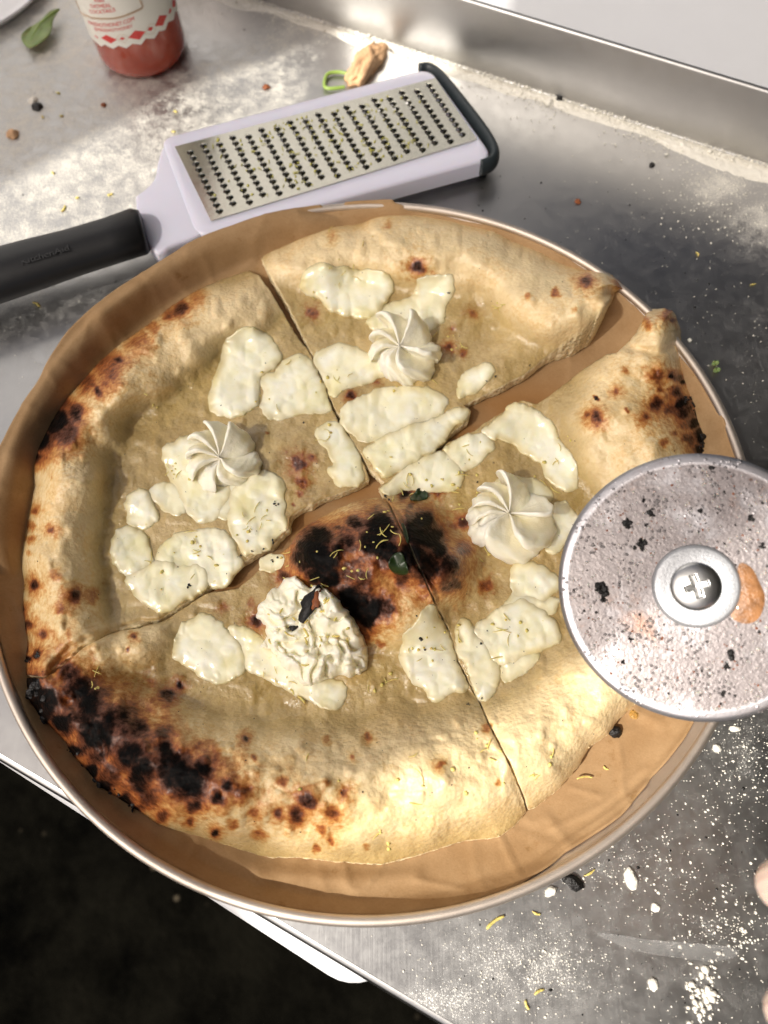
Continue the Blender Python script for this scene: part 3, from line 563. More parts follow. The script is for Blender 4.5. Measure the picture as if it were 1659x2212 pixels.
def sheet(poly, hfun, afun, floor, rows=3, jit=1.2, wall_in=.0006, step=ST, name='dough', mat=None, parent=None, seed=0):
    """height sheet over a traced outline, with side walls down to the floor; every vertex gets its true height"""
    pl = resample(poly, 5); pl += np.stack([fbm(pl[:, 0], pl[:, 1], 11, 3, 200+seed), fbm(pl[:, 0], pl[:, 1], 11, 3, 210+seed)], 1)*jit*2
    x0, y0 = pl.min(0)-step; x1, y1 = pl.max(0)+step
    xs = np.arange(x0, x1+step, step); ys = np.arange(y0, y1+step, step); gxx, gyy = np.meshgrid(xs, ys); nX, nY = len(xs), len(ys)
    q = np.stack([gxx.ravel(), gyy.ravel()], 1)
    cx = (gxx[:-1, :-1]+step/2).ravel(); cy = (gyy[:-1, :-1]+step/2).ravel()
    keep = inside(np.stack([cx, cy], 1), pl)
    idx = np.arange(nX*nY).reshape(nY, nX)
    Q = np.stack([idx[:-1, :-1], idx[1:, :-1], idx[1:, 1:], idx[:-1, 1:]], -1).reshape(-1, 4)[keep]
    used = np.unique(Q); re = -np.ones(nX*nY, int); re[used] = np.arange(len(used)); Q = re[Q]; q = q[used]
    d, near, _, _ = segdist(q, pl); ins = inside(q, pl)
    Ed = np.concatenate([Q[:, [0, 1]], Q[:, [1, 2]], Q[:, [2, 3]], Q[:, [3, 0]]]); key = np.sort(Ed, 1); kk = key[:, 0]*len(q)+key[:, 1]
    _, inv, cnt = np.unique(kk, return_inverse=True, return_counts=True); bd = Ed[cnt[inv] == 1]
    bv = np.unique(bd); mv = bv[d[bv] < step*1.6]; q[mv] = near[mv]; d[mv] = 0
    d = np.where(ins, d, 0)
    z = hfun(q[:, 0], q[:, 1], d)+ZP
    W = U(q, z); at = afun(q[:, 0], q[:, 1], d)
    # walls
    n0 = len(W); mp = -np.ones(n0, int); mp[bv] = np.arange(len(bv)); Vs = [W]; As = [at]; Fs = [Q]; prev = np.arange(n0)
    fz = (floor(q[bv, 0], q[bv, 1]) if callable(floor) else np.full(len(bv), floor)); cen = W.mean(0)
    base = n0
    last = bd.copy()
    for r in range(1, rows+1):
        t = r/rows; wv = W[bv].copy(); top = wv[:, 2]; wv[:, 2] = np.maximum(top+(fz-top)*t, fz*(t == 1)+0) if False else top+(fz-top)*t
        nrm = wv[:, :2]-cen[:2]; nrm /= np.linalg.norm(nrm, axis=1)[:, None]
        wv[:, :2] += nrm*(wall_in*math.sin(math.pi*min(t, .99)))+(fbm(wv[:, 0], wv[:, 1]+top*0+t*.01, .0025, 2, 230+r)*.0005)[:, None]
        Vs.append(wv); a = at[bv].copy(); a[:, 3] = 1; As.append(a)
        cur = base+mp[bd]; Fs.append(np.stack([last[:, 1], last[:, 0], cur[:, 0], cur[:, 1]], 1)); last = cur; base += len(bv)
    V = np.vstack(Vs); F = np.vstack(Fs); at = np.vstack(As)
    return mk(name, V, F, mat, parent, True, at)
def dough_h(x, y, d): return samp(Hg, x, y)
def dough_a(x, y, d): return np.stack([samp(CH, x, y), samp(OL, x, y), samp(INT, x, y), 0*x], 1)
slices = {}
for key, poly, lab in (('A', A_, 'left pizza slice with a long blistered crust beside the grater handle'), ('B', B_, 'upper pizza slice with a pale smooth crust nearest the grater'), ('C', C_, 'right pizza slice partly under the round cutter blade'), ('D', D_, 'front pizza slice with the most charred crust and the burnt bubble')):
    c = U(poly, ZP).mean(0); s = thing('pizza_slice', lab, 'pizza slice', (c[0], c[1], ZP), 'four slices of the cut pizza'); slices[key] = s
    sheet(poly, dough_h, dough_a, ZP-.0012, 4, 1.0, .0004, ST, 'dough', M_dough, s, ord(key))
CHEESE = [
('A', 3, 2.6, [(1080,358),(1150,380),(1210,450),(1225,490),(1190,530),(1130,560),(1115,600),(1125,650),(1100,700),(1030,735),(980,740),(930,710),(905,650),(925,590),(950,500),(960,440),(1010,390)]),
('A', 3, 1.8, [(1225,490),(1300,490),(1335,500),(1362,545),(1405,640),(1442,715),(1380,730),(1300,705),(1230,745),(1150,740),(1130,680),(1150,640),(1115,590),(1150,550),(1200,535)]),
('A', 3, 2.0, [(1365,775),(1440,750),(1480,795),(1550,920),(1582,1000),(1540,1030),(1480,1030),(1430,1000),(1420,940),(1460,930),(1420,880),(1370,840)]),
('A', 3, 2.4, [(700,890),(740,840),(800,820),(860,830),(950,900),(1010,1040),(960,1150),(920,1190),(850,1200),(820,1150),(770,1090),(740,1020),(720,960)]),
('A', 3, 2.6, [(980,1080),(1040,1000),(1150,980),(1220,1020),(1230,1090),(1215,1150),(1245,1200),(1225,1240),(1160,1300),(1060,1345),(1030,1290),(1000,1230),(990,1160)]),
('A', 3, 2.8, [(560,1060),(620,1050),(650,1080),(690,1160),(660,1210),(620,1230),(560,1200),(535,1140),(540,1090)]),
('A', 3, 1.4, [(655,1050),(740,1015),(800,1050),(840,1110),(780,1150),(700,1140),(662,1100)]),
('A', 3, 2.4, [(500,1240),(560,1215),(630,1240),(655,1310),(660,1370),(600,1410),(540,1420),(500,1380),(485,1310)]),
('A', 3, 2.4, [(670,1320),(760,1260),(860,1210),(960,1230),(1020,1290),(1040,1370),(1000,1430),(940,1470),(800,1440),(700,1390)]),
('A', 3, 3.2, [(545,1450),(600,1400),(700,1360),(820,1375),(900,1400),(900,1480),(825,1515),(750,1560),(700,1575),(650,1550),(600,1530)]),
('B', 4, 4.0, [(240,420),(270,365),(350,340),(430,365),(490,385),(560,360),(620,400),(640,470),(600,520),(540,570),(460,572),(380,540),(300,490),(250,460)]),
('B', 4, 2.0, [(740,410),(800,395),(870,385),(910,410),(890,470),(860,530),(850,580),(810,620),(750,650),(650,670),(570,640),(535,590),(560,550),(640,500),(710,500),(735,460)]),
('B', 4, 1.7, [(285,742),(390,700),(470,705),(560,740),(640,780),(600,830),(530,840),(430,890),(378,930),(345,850),(315,790)]),
('B', 4, 2.2, [(910,860),(940,820),(1020,770),(1075,790),(1050,850),(965,905),(940,930),(915,920)]),
('B', 4, 4.0, [(502,1150),(560,1120),(640,1070),(720,1040),(800,1030),(870,980),(930,950),(964,990),(952,1020),(900,1055),(850,1105),(790,1145),(730,1192),(660,1235),(600,1280),(585,1268),(535,1210)]),
('C', 4, 2.6, [(582,1310),(642,1267),(750,1196),(838,1162),(900,1190),(940,1250),(940,1310),(880,1330),(780,1320),(700,1310),(650,1345),(604,1340)]),
('C', 4, 2.4, [(866,1140),(892,1114),(960,1076),(1010,1069),(1050,1100),(1070,1150),(1010,1190),(960,1230),(920,1230),(880,1180)]),
('C', 4, 2.6, [(1024,1066),(1062,1034),(1130,986),(1188,942),(1250,970),(1300,1020),(1340,1080),(1400,1160),(1440,1240),(1420,1320),(1370,1325),(1300,1280),(1280,1210),(1220,1150),(1140,1110),(1060,1105)]),
('C', 4, 1.6, [(1050,1310),(1100,1270),(1160,1265),(1280,1290),(1330,1330),(1310,1400),(1200,1450),(1080,1400)]),
('C', 4, 2.0, [(1310,1390),(1390,1380),(1430,1420),(1460,1480),(1400,1540),(1340,1600),(1300,1580),(1300,1480)]),
('C', 5, 1.8, [(270,1090),(320,1060),(400,1040),(480,1090),(540,1170),(500,1230),(420,1270),(330,1240),(270,1200)]),
('C', 5, 3.2, [(80,1370),(180,1310),(300,1240),(400,1280),(480,1330),(530,1430),(520,1490),(430,1510),(330,1540),(230,1600),(170,1560),(110,1480),(70,1410)]),
('C', 5, 2.4, [(-15,1345),(30,1340),(80,1400),(130,1490),(200,1590),(215,1650),(190,1740),(140,1795),(95,1795),(64,1700),(22,1600),(-25,1490)]),
('D', 9, 2.6, [(880,1190),(890,1130),(930,1050),(990,980),(1050,860),(1100,860),(1145,950),(1195,1060),(1213,1160),(1252,1260),(1325,1370),(1290,1410),(1190,1420),(1130,1480),(1070,1470),(1030,1390),(950,1340),(900,1270)]),
('D', 6, 2.8, [(750,310),(760,220),(820,150),(880,130),(950,160),(1010,220),(1060,290),(1060,370),(1010,410),(940,440),(880,400),(820,370)]),
('D', 6, 2.2, [(960,170),(1060,180),(1130,230),(1200,300),(1300,380),(1490,420),(1500,460),(1470,520),(1430,545),(1380,530),(1330,490),(1200,430),(1120,400),(1060,370),(1040,290)]),
('B', 4, 1.2, [(400,960),(520,905),(650,880),(800,880),(890,930),(860,985),(720,1040),(600,1090),(500,1110),(430,1050)]),
('C', 5, 1.3, [(222,1600),(330,1530),(420,1525),(385,1600),(280,1675),(220,1690)]),
('C', 5, 1.6, [(180,1340),(250,1250),(300,1200),(420,1250),(530,1220),(540,1290),(480,1340),(400,1290),(300,1290)]),
('A', 3, 1.6, [(880,1090),(960,1010),(1060,960),(1120,1000),(1080,1100),(980,1180),(900,1160)]),
('D', 9, 1.8, [(0,630),(30,580),(90,552),(130,560),(120,600),(60,640)]),
]
cheese_top = []
for k, (sl_, cr, th_, pts) in enumerate(CHEESE):
    poly = chaikin(d_(cr, pts), 2); pc = poly.mean(0); pv = poly-pc; poly = poly+pv/np.linalg.norm(pv, axis=1)[:, None]*(5.0+9.0*fbm(poly[:, 0], poly[:, 1], 38, 2, 500)+4.0*fbm(poly[:, 0], poly[:, 1], 12, 3, 510))[:, None]
    def hf(x, y, d, th_=th_, k=k):
        ed = 17+30*np.clip(fbm(x, y, 34, 2, 360+k)+.25, 0, 1); pr = np.sqrt(np.clip(1-(1-np.clip(d/ed, 0, 1))**2, 0, 1))
        return samp(Hg, x, y)+.0001+th_*.00062*pr*(.95+.3*fbm(x, y, 60, 2, 300+k))
    def af(x, y, d): return np.stack([0*x, 0*x, 0*x, sst(20, 0, d)*(.45+.75*vnoise(x/22, y/22, 520))], 1)
    sheet(poly, hf, af, lambda x, y: samp(Hg, x, y)+ZP-.0012, 1, 2.2, 0, ST, 'mozzarella', M_cheese, slices[sl_], k)
    cheese_top.append((poly, th_))
def topz(x, y):
    z = float(samp(Hg, x, y))+ZP
    for poly, t in cheese_top:
        if inside(np.array([[x, y]]), poly)[0]: z += t*.00066; break
    return z
# ------------------------------------------------------------------ small toppings on the slices
def in_slice(x, y):
    for k, p in (('A', A_), ('B', B_), ('C', C_), ('D', D_)):
        if inside(np.array([[x, y]], float), p)[0]: return k
def strand(c, L, wd, lift=.0006, n=7, curl=1.5):
    a = random.uniform(0, 6.28); cu = random.uniform(-curl, curl); p = np.array(c, float); pts = []; st = L/n
    for i in range(n+1):
        pts.append(p.copy()); a += cu/n; p = p+np.array([math.cos(a)*st, math.sin(a)*st, random.uniform(-.2, .2)*st])
    pts = [q-(pts[n//2]-pts[0])+np.array([0, 0, lift]) for q in pts]
    return tube(pts, [wd*(.5+.5*math.sin(math.pi*(i+.6)/(n+1.2)))*random.uniform(.7, 1.2) for i in range(n+1)], 5)
zb = {k: MB() for k in 'ABCD'}; cb = {k: MB() for k in 'ABCD'}
zc = [(375,1010,30,8),(500,985,12,2),(700,945,20,6),(600,860,60,8),(560,1130,50,14),(430,1180,60,12),(480,1010,60,4),(700,1090,20,8),(330,1230,40,6),(720,820,30,8),(870,820,60,6),(960,740,60,8),(1080,660,14,6),(760,560,60,8),(720,600,60,5),(1030,1000,50,8),(880,1030,60,14),(1000,1070,40,10),(850,1150,70,14),(760,1200,60,8),(780,1240,30,6),(690,1250,40,6),(700,1320,60,26),(620,1440,40,8),(600,1420,40,6),(820,1480,40,6),(930,1410,40,12),(980,1360,30,8),(1100,1360,50,10),(1050,1200,20,4),(210,1450,8,3),(205,1490,12,3),(1170,1010,50,6),(1210,960,40,4),(820,1800,30,5),(1030,1640,60,6),(900,1700,80,5),(1190,1640,40,6),(1060,1600,40,4),(540,540,20,2),(1240,1210,12,3),(680,1700,120,3),(330,870,60,3),(620,1180,40,6)]
for x, y, s, n in zc:
    for _ in range(n):
        px, py = x+random.gauss(0, s*.5), y+random.gauss(0, s*.5); k = in_slice(px, py)
        if not k: continue
        z = topz(px, py); c = U1(px, py, z)
        if random.random() < .45: V, F = strand(c, random.uniform(.0025, .007), random.uniform(.00018, .0003))
        else: V, F = lumps([c+[0, 0, .0002]], [random.uniform(.0004, .001)], 1, .5)
        zb[k].add(V, F)
bc = [(596,1086,5),(1030,1042,3.2),(1013,934,2.2),(1070,815,2.8),(1050,824,2.4),(968,633,3.5),(1038,1390,3),(912,1382,5),(918,1405,2.4),(1012,1520,3),(1040,1508,2),(1288,860,4),(410,1266,5),(590,1170,4),(545,1192,3),(520,1200,3),(570,1186,3),(655,913,2.6),(840,1080,4),(845,1095,4),(850,1110,4),(832,1072,4),(905,1000,2),(1066,1000,2.4),(735,870,1.6),(1143,790,2),(420,1232,2),(620,1150,4),(600,1205,3),(588,1212,3),(1110,1170,2),(1235,1260,2),(900,1330,2),(1052,1362,2)]
for x, y, r in bc:
    k = in_slice(x, y)
    if not k: continue
    for _ in range(4):
        px, py = x+random.gauss(0, r*.45), y+random.gauss(0, r*.45); c = U1(px, py, topz(px, py)); V, F = lumps([c+[0, 0, .0002]], [r*.00017*random.uniform(.4, 1)], 1, .6); cb[k].add(V, F)
for _ in range(240):
    px, py = random.uniform(60, 1500), random.uniform(480, 1850); k = in_slice(px, py)
    if k: c = U1(px, py, topz(px, py)); V, F = lumps([c+[0, 0, .0001]], [random.uniform(.00012, .00032)], 1, .6); cb[k].add(V, F)
for k in 'ABCD':
    tag(zb[k].obj('lemon_zest', M_zest, slices[k], True), kind='stuff'); tag(cb[k].obj('burnt_specks', M_char, slices[k], False), kind='stuff')
# jagged charcoal fragments where the crust burnt through
def char_cluster(k, pts, lab=None):
    mb = MB()
    for x, y, r in pts:
        for _ in range(9):
            px, py = x+random.gauss(0, r*.55), y+random.gauss(0, r*.5); c = U1(px, py, float(samp(Hg, px, py))+ZP); V, F = lumps([c], [r*.0001*random.uniform(.5, 1.1)], 2, .8); mb.add(V, F)
    tag(mb.obj('burnt_crust', M_char, slices[k], False), kind='stuff')
char_cluster('D', [(48, 1522, 14), (62, 1545, 16), (70, 1500, 16), (90, 1560, 12), (155, 1630, 10), (180, 1660, 11), (210, 1696, 11), (240, 1716, 10), (285, 1742, 10), (75, 1475, 12)])
char_cluster('A', [(68, 985, 9), (72, 960, 9), (80, 938, 9), (68, 1004, 6), (84, 1415, 7), (60, 1428, 6)])
char_cluster('C', [(1500, 868, 8), (1504, 880, 8), (1480, 862, 7), (1520, 940, 11), (1516, 962, 9), (1494, 860, 6)])
# dangling oil droplets on the paper
for i, (x, y, r, lab) in enumerate(((1371, 1543, .0024, 'oil droplet nearest the cutter blade on brown paper'), (1418, 1540, .0030, 'flat oil droplet just below the cutter blade on brown paper'), (1353, 1657, .0022, 'small round oil droplet alone on the brown paper'))):
    V, F = lathe([(0, .0011), (r*.5, .0009), (r*.85, .0005), (r, 0)], 28, U1(x, y, ZP-.0010)); tag(mk('oil_droplet', V, F, M_oil), lab, 'oil drop', 'oil droplets on the paper')

# ------------------------------------------------------------------ whipped cream dollops
def rosette(px, py, label, petals, cen=(5.0, 5.5), dz=0.0, sc=1.0):
    """piped rosette as one continuous surface: every petal is a flap that rises to an edge, leans over its neighbour and drops.
    petals: (start angle, end angle, side of the raised edge, radius, rise, lean) in degrees and mm, counter clockwise"""
    c = U1(px, py, float(samp(Hg, px, py))+ZP+.0002+dz); ns = 46; NR = 44; V = []; rnd = random.Random(int(px))
    def sect(v):      # -> angle fraction, height fraction, forward nose
        if v < .66: t = v/.66; return t, (t**1.5)*.9+.1*math.sin(t*math.pi/2), 0.0, 0.0
        if v < .88: q = (v-.66)/.22*math.pi; return 1.0, 1.0, math.sin(q), (1-math.cos(q))/2
        t = (v-.88)/.12; return 1.0, (1-t), 0.0, (1-t)
    vs_ = np.r_[np.linspace(0, .66, 22), np.linspace(.68, .88, 9), np.linspace(.91, 1, 4)[:-1]]
    allth = []
    for (a0, a1, sd, R_, ris, lean) in petals:
        ph = rnd.uniform(0, 6)
        for v in (vs_ if sd > 0 else vs_[::-1]):
            fr_, f, nose, under = sect(v); u = fr_ if sd > 0 else 1-fr_
            allth.append((math.radians(a0+(a1-a0)*u), fr_, f, sd, R_, ris, lean, ph, nose, under))
    n = len(allth); rs_ = np.linspace(0, 1, NR)
    for th, v, f, sd, R_, ris, lean, ph, nose, under in allth:
        Rr = R_*(.80+.20*math.sin(math.pi*min(1, .12+.62*v)))*(1+.02*math.sin(v*17+ph))
        for r in rs_:
            body = cen[0]*max(1-r**3, 0)**.6
            env = math.sin(math.pi*(.08+.60*r))**1.1*(max(1-((r-.78)/.22)**2.2, 0)**.5 if r > .78 else 1)
            rho = 1.45*env; crest = 1+.05*math.sin(r*15+ph)*r
            z = body+1.3*ris*f*env*crest-2*rho*under*(f if under < 1 else f)+.25
            if r > .999: z = -1.2
            rr_ = Rr*(r**.9)*(1-.03*(r > .999)); sh = sd*(1.25*lean*min(f, 1)*env*(.35+.65*r)+rho*nose)
            a = th+.42*r*r-.2; x = rr_*math.cos(a)-sh*math.sin(a); y = rr_*math.sin(a)+sh*math.cos(a)
            V.append((x, y, z+cen[1]*.2*math.exp(-(r/.2)**2)))
    V = np.array(V)*.001*sc; V[:, :2] *= 1.0
    V[:, 2] += .0009*fbm(V[:, 0], V[:, 1]+V[:, 2], .0045, 3, int(px) % 50)*(V[:, 2] > 0); V[:, 0] += .0003*fbm(V[:, 0], V[:, 2], .0028, 2, 7); V[:, 1] += .0003*fbm(V[:, 1], V[:, 2], .0028, 2, 8)
    F = []
    for k in range(n):
        k2 = (k+1) % n
        for i in range(NR-1): F.append((k*NR+i, k*NR+i+1, k2*NR+i+1, k2*NR+i))
    return tag(mk('cream_dollop', V+c, F, M_cream), label, 'cream dollop', 'dollops of whipped cream on the slices')
rosette(487, 1008, 'fluted cream rosette on the left slice', [(-66,-26,-1,12,3.5,2.5),(-26,18,-1,15.5,7,4.5),(18,52,1,16,8.5,3),(52,88,1,17,8.5,5),(88,120,1,17,7.5,5.5),(120,152,1,15.5,6,4.5),(152,192,1,15.5,4,3.5),(192,240,1,13.5,2.5,2),(240,294,-1,9.5,1.5,1)], (6, 3), 0, 1.2)
rosette(866, 775, 'cream rosette on the upper slice between two mozzarella pools', [(-100,-62,-1,14,4.5,3.5),(-62,-20,-1,16.5,7.5,6),(-20,18,-1,17.5,9,4),(18,52,1,18,9.5,3.5),(52,94,1,18,9,6.5),(94,130,1,15.5,6.5,5),(130,172,1,14,4.5,3.5),(172,222,1,11,2.5,2),(222,260,-1,12,2.5,2)], (6.5, 3.5), 0, 1.22)
rosette(1096, 1128, 'cream rosette on the right slice with wide petal folds', [(-104,-50,-1,19,7.5,7),(-50,2,-1,19.5,9,7),(2,40,-1,18,10,4),(40,78,1,18,10,5.5),(78,110,1,17,8.5,6.5),(110,140,1,16.5,6,5),(140,170,1,17,4.5,3.5),(170,208,1,17.5,3,2.5),(208,256,-1,15,3,2.5)], (7, 4), 0, 1.17)
CRM = [(554,1308),(572,1294),(586,1274),(602,1270),(612,1253),(638,1245),(656,1258),(668,1270),(682,1261),(708,1274),(730,1298),(754,1324),(774,1354),(788,1384),(796,1414),(794,1440),(778,1457),(754,1462),(735,1456),(718,1462),(700,1468),(678,1482),(650,1482),(636,1466),(626,1450),(606,1442),(598,1414),(582,1404),(562,1397),(576,1374),(574,1350),(556,1338)]
def crm_h(x, y, d):
    base = samp(Hg, x, y); u = (x-675)/118; v = (y-1372)/112; rho = np.clip(u*u+v*v, 0, 1)
    wx = fbm(x, y, 64, 2, 400)*30; wy = fbm(x, y, 64, 2, 410)*30; X_, Y_ = x+wx, y+wy
    ang_ = np.arctan2(-(Y_-1365), X_-678)/(2*math.pi); rad_ = np.hypot(X_-678, Y_-1365)
    q = ang_*6+fbm(x, y, 55, 2, 420)*1.4; f = q-np.floor(q); saw = np.where(f < .75, np.sin(f/.75*math.pi/2)**1.8, np.sqrt(np.clip(1-((f-.75)/.25)**2, 0, 1)))
    q2 = (X_*.5-Y_*.9)/60+fbm(x, y, 30, 2, 430); f2 = q2-np.floor(q2); saw2 = np.where(f2 < .75, np.sin(f2/.75*math.pi/2)**1.8, np.sqrt(np.clip(1-((f2-.75)/.25)**2, 0, 1)))
    edge = np.sqrt(np.clip(1-(1-np.clip(d/16, 0, 1))**2, 0, 1))
    h = .0085*(1-rho)**.7+.0040*saw*np.clip(rad_/60, 0, 1)+.0034*saw2*(1-.6*rho)+.0010*fbm(x, y, 34, 2, 440)+.0003*fbm(x, y, 7, 2, 445)+.0035
    return base+.0003+np.maximum(h, .0012)*edge
sheet(CRM, crm_h, lambda x, y, d: np.zeros((len(x), 4)), lambda x, y: samp(Hg, x, y)+ZP-.001, 2, 2.6, .0003, 1.5, 'cream_dollop', M_cream, None, 77)
tag(bpy.data.objects[-1] if False else [o for o in bpy.data.objects if o.name.startswith('cream_dollop') and 'label' not in o][0], 'largest messy dollop of cream with burnt flakes and lemon zest', 'cream dollop', 'dollops of whipped cream on the slices')
def crmz(x, y):
    d = segdist(np.array([[x, y]], float), CRM)[0] if inside(np.array([[x, y]], float), CRM)[0] else np.zeros(1)
    return float(crm_h(np.array([x], float), np.array([y], float), d)[0])+ZP
tz = float(samp(Hg, 668, 1385))+ZP
def flake(px, py, z, L, wd, rot, mat, name, label, cat, group=None):
    n = 18; V = []; c = U1(px, py, z); rnd2 = random.Random(int(px*7+py))
    top = []; 
    for k in range(n):
        a = 2*math.pi*k/n; r = 1+rnd2.uniform(-.28, .28); x = math.cos(a)*L*r/2; y = math.sin(a)*wd*r/2; top.append((x*math.cos(rot)-y*math.sin(rot), x*math.sin(rot)+y*math.cos(rot), .0009*math.sin(a*2)+.0006))
    V = [tuple(c+np.array(t)) for t in top]+[tuple(c+np.array(t)-np.array([0, 0, .0008])) for t in top]+[tuple(c+np.array([0, 0, .0012])), tuple(c-np.array([0, 0, .0002]))]
    F = [(k, (k+1) % n, 2*n) for k in range(n)]+[((k+1) % n+n, k+n, 2*n+1) for k in range(n)]+[(k+n, (k+1) % n+n, (k+1) % n, k) for k in range(n)]
    return tag(mk(name, V, F, mat), label, cat, group)
flake(672, 1305, crmz(672, 1305)+.0008, .0165, .0075, math.radians(62), M_char, 'burnt_flake', 'large burnt crust flake lying on the messy cream dollop', 'burnt flake')
flake(684, 1298, crmz(684, 1298)+.0012, .0095, .0036, math.radians(70), M_brown, 'burnt_flake', 'brown crust flake beside the black one on the cream', 'burnt flake')
flake(635, 1355, crmz(635, 1355)+.0004, .0045, .0035, .4, M_char, 'burnt_flake', 'small burnt flake at the left of the messy cream dollop', 'burnt flake')
mb = MB()
for _ in range(28):
    px, py = 672+random.gauss(0, 48), 1365+random.gauss(0, 52)
    c = U1(px, py, crmz(px, py))
    V, F = strand(c, random.uniform(.002, .005), random.uniform(.0003, .0006)); mb.add(V, F)
tag(mb.obj('lemon_zest', M_zest), 'yellow lemon zest sprinkled over the messy cream dollop', 'lemon zest', kind='stuff')
# herb leaves on the pizza
def leaf(name, pts2, z, mat, label, cat, curl=.001, thick=.0003, fn=None):
    pl = chaikin(pts2, 2); cen = pl.mean(0); n = len(pl); rings = 6; V = []; F = []
    for r in range(rings+1):
        s = r/rings
        for q in pl:
            p = cen+(q-cen)*s; x, y = p; zz = z(x, y) if callable(z) else z
            V.append(U1(x, y, zz+curl*(s*s)*(.6+.8*math.sin(3*math.atan2(q[1]-cen[1], q[0]-cen[0])+x*.05))+.0004))
    for r in range(rings):
        for k in range(n): F.append((r*n+k, r*n+(k+1) % n, (r+1)*n+(k+1) % n, (r+1)*n+k))
    o = mk(name, V, F, mat); s = o.modifiers.new('thickness', 'SOLIDIFY'); s.thickness = thick
    return tag(o, label, cat)
hz = lambda x, y: float(samp(Hg, x, y))+ZP
leaf('herb_leaf', [(880,1078),(898,1062),(905,1052),(922,1062),(926,1078),(905,1082)], hz, M_herb, 'dark green herb leaf at the tip of the right slice', 'herb leaf', .0015)
leaf('herb_leaf', [(836,1220),(850,1195),(868,1192),(876,1212),(884,1240),(868,1244),(848,1238)], hz, M_herb, 'dark green herb leaf on the burnt bubble', 'herb leaf', .0015)
leaf('herb_leaf', [(866,1130),(872,1128),(884,1168),(880,1176)], hz, M_herb, 'thin green herb sliver standing in the cut of the burnt bubble', 'herb leaf', .001)

# ------------------------------------------------------------------ things lying on the worktop
ZW = .0004
def tleaf(x, y):
    W = P([(0, 0, 0)]); return .0015+.0035*abs(math.sin((x-40)*.05+y*.03))
bl = leaf('basil_leaf', [(60,105),(47,90),(45,74),(58,62),(76,52),(92,40),(104,26),(118,19),(131,18),(122,30),(114,44),(113,62),(106,76),(92,88),(78,99)], tleaf, M_leaf, 'single pale green basil leaf on the floured steel', 'basil leaf', .0015)
vp = [(128, 20), (110, 32), (88, 50), (76, 68), (66, 88)]; V, F = tube([U1(x, y, tleaf(x, y)+.0021) for x, y in vp], [.0007, .0006, .0005, .0004, .0002], 6)
mk('midrib', V-np.array(bl.location), F, M_stalk, bl)
lp = [(745, 188), (716, 192), (702, 190), (700, 178), (706, 158), (730, 155), (748, 158), (764, 164)]
V, F = tube([U1(x, y, .002) for x, y in chaikin(lp, 2, False)], .0012, 8); tag(mk('green_stem', V, F, M_stalk), 'looped green herb stem beside the bread scrap', 'herb stem')
one_lump('bread_scrap', U1(790, 150, .0), .0125, M_bread, 'toasted bread scrap behind the grater', 'bread scrap', stretch=(1.5, .6, .7), rot=math.radians(58), sub=4, amp=.35)
one_lump('charcoal_crumb', U1(1208, 213, 0), .0032, M_char, 'black charcoal crumb against the steel upstand', 'charcoal crumb')
one_lump('charcoal_crumb', U1(1236, 1905, 0), .0034, M_char, 'glossy black charcoal crumb beside the near pan rim', 'charcoal crumb', stretch=(1.3, .8, .6), rot=-.6)
one_lump('charcoal_crumb', U1(1328, 1580, ZP), .0026, M_char, 'black charcoal crumb on the brown paper', 'charcoal crumb')
one_lump('charcoal_crumb', U1(82, 232, 0), .0034, M_char, 'charred crumb at the shadow edge left of the bottle', 'charcoal crumb')
one_lump('charcoal_crumb', U1(1408, 357, 0), .0018, M_char, 'charcoal crumb on the floury right side of the steel', 'charcoal crumb')
one_lump('brown_crumb', U1(1248, 436, 0), .0018, M_brown, 'brown crumb on the bare steel right of the pan', 'crumb')
one_lump('brown_crumb', U1(575, 189, 0), .0024, M_brown, 'reddish crumb on the steel above the grater', 'crumb')
one_lump('brown_crumb', U1(224, 228, 0), .0018, M_brown, 'tiny brown crumb below the bottle', 'crumb')
one_lump('pale_crumb', U1(28, 292, 0), .0038, M_bread, 'pale orange crumb at the left edge of the steel', 'crumb')
one_lump('pale_crumb', U1(72, 218, 0), .0026, M_flour, 'cream coloured crumb at the shadow edge', 'crumb')
one_lump('dough_crumb', U1(1362, 1899, 0), .0036, M_flour, 'long white dough crumb on the steel below the pan', 'dough crumb', stretch=(.62, 1.15, .5), rot=.15, sub=4, amp=.16)
one_lump('dough_crumb', U1(1588, 1574, 0), .0019, M_flour, 'oval white dough crumb right of the pan rim', 'dough crumb', stretch=(1.2, .7, .5))
one_lump('dough_crumb', U1(1549, 1616, 0), .0017, M_flour, 'round white dough crumb touching the shade of the pan', 'dough crumb')
one_lump('dough_crumb', U1(1490, 745-10, 0), .0011, M_flour, 'small white dough crumb near the right crust', 'dough crumb')
one_lump('dough_crumb', U1(1488, 222, 0), .0021, M_flour, 'white dough crumb lying in the flour line', 'dough crumb') if False else None
one_lump('dough_crumb', U1(1415, 1960, 0), .0016, M_flour, 'white dough crumb above the cling film scrap', 'dough crumb')
one_lump('dough_crumb', U1(1410, 2126, 0), .0021, M_flour, 'white dough crumb below the cling film scrap', 'dough crumb', stretch=(.8, 1.1, .6))
one_lump('dough_crumb', U1(1186, 222, 0), .0030, M_flour, 'white dough crumb beside the black crumb by the upstand', 'dough crumb')
one_lump('dough_crumb', U1(1190, 1925, 0), .0026, M_flour, 'white dough crumb against the lowest part of the pan', 'dough crumb', stretch=(1, .6, .6), rot=.5)
def zest(x, y, L, z, lab, wd=.0007, a=None):
    random.seed(int(x+y)); V, F = strand(U1(x, y, z), L*.85, wd*.72, .0005, 9, 1.6); tag(mk('lemon_zest_strip', V, F, M_zest), lab, 'lemon zest', 'loose strips of lemon zest')
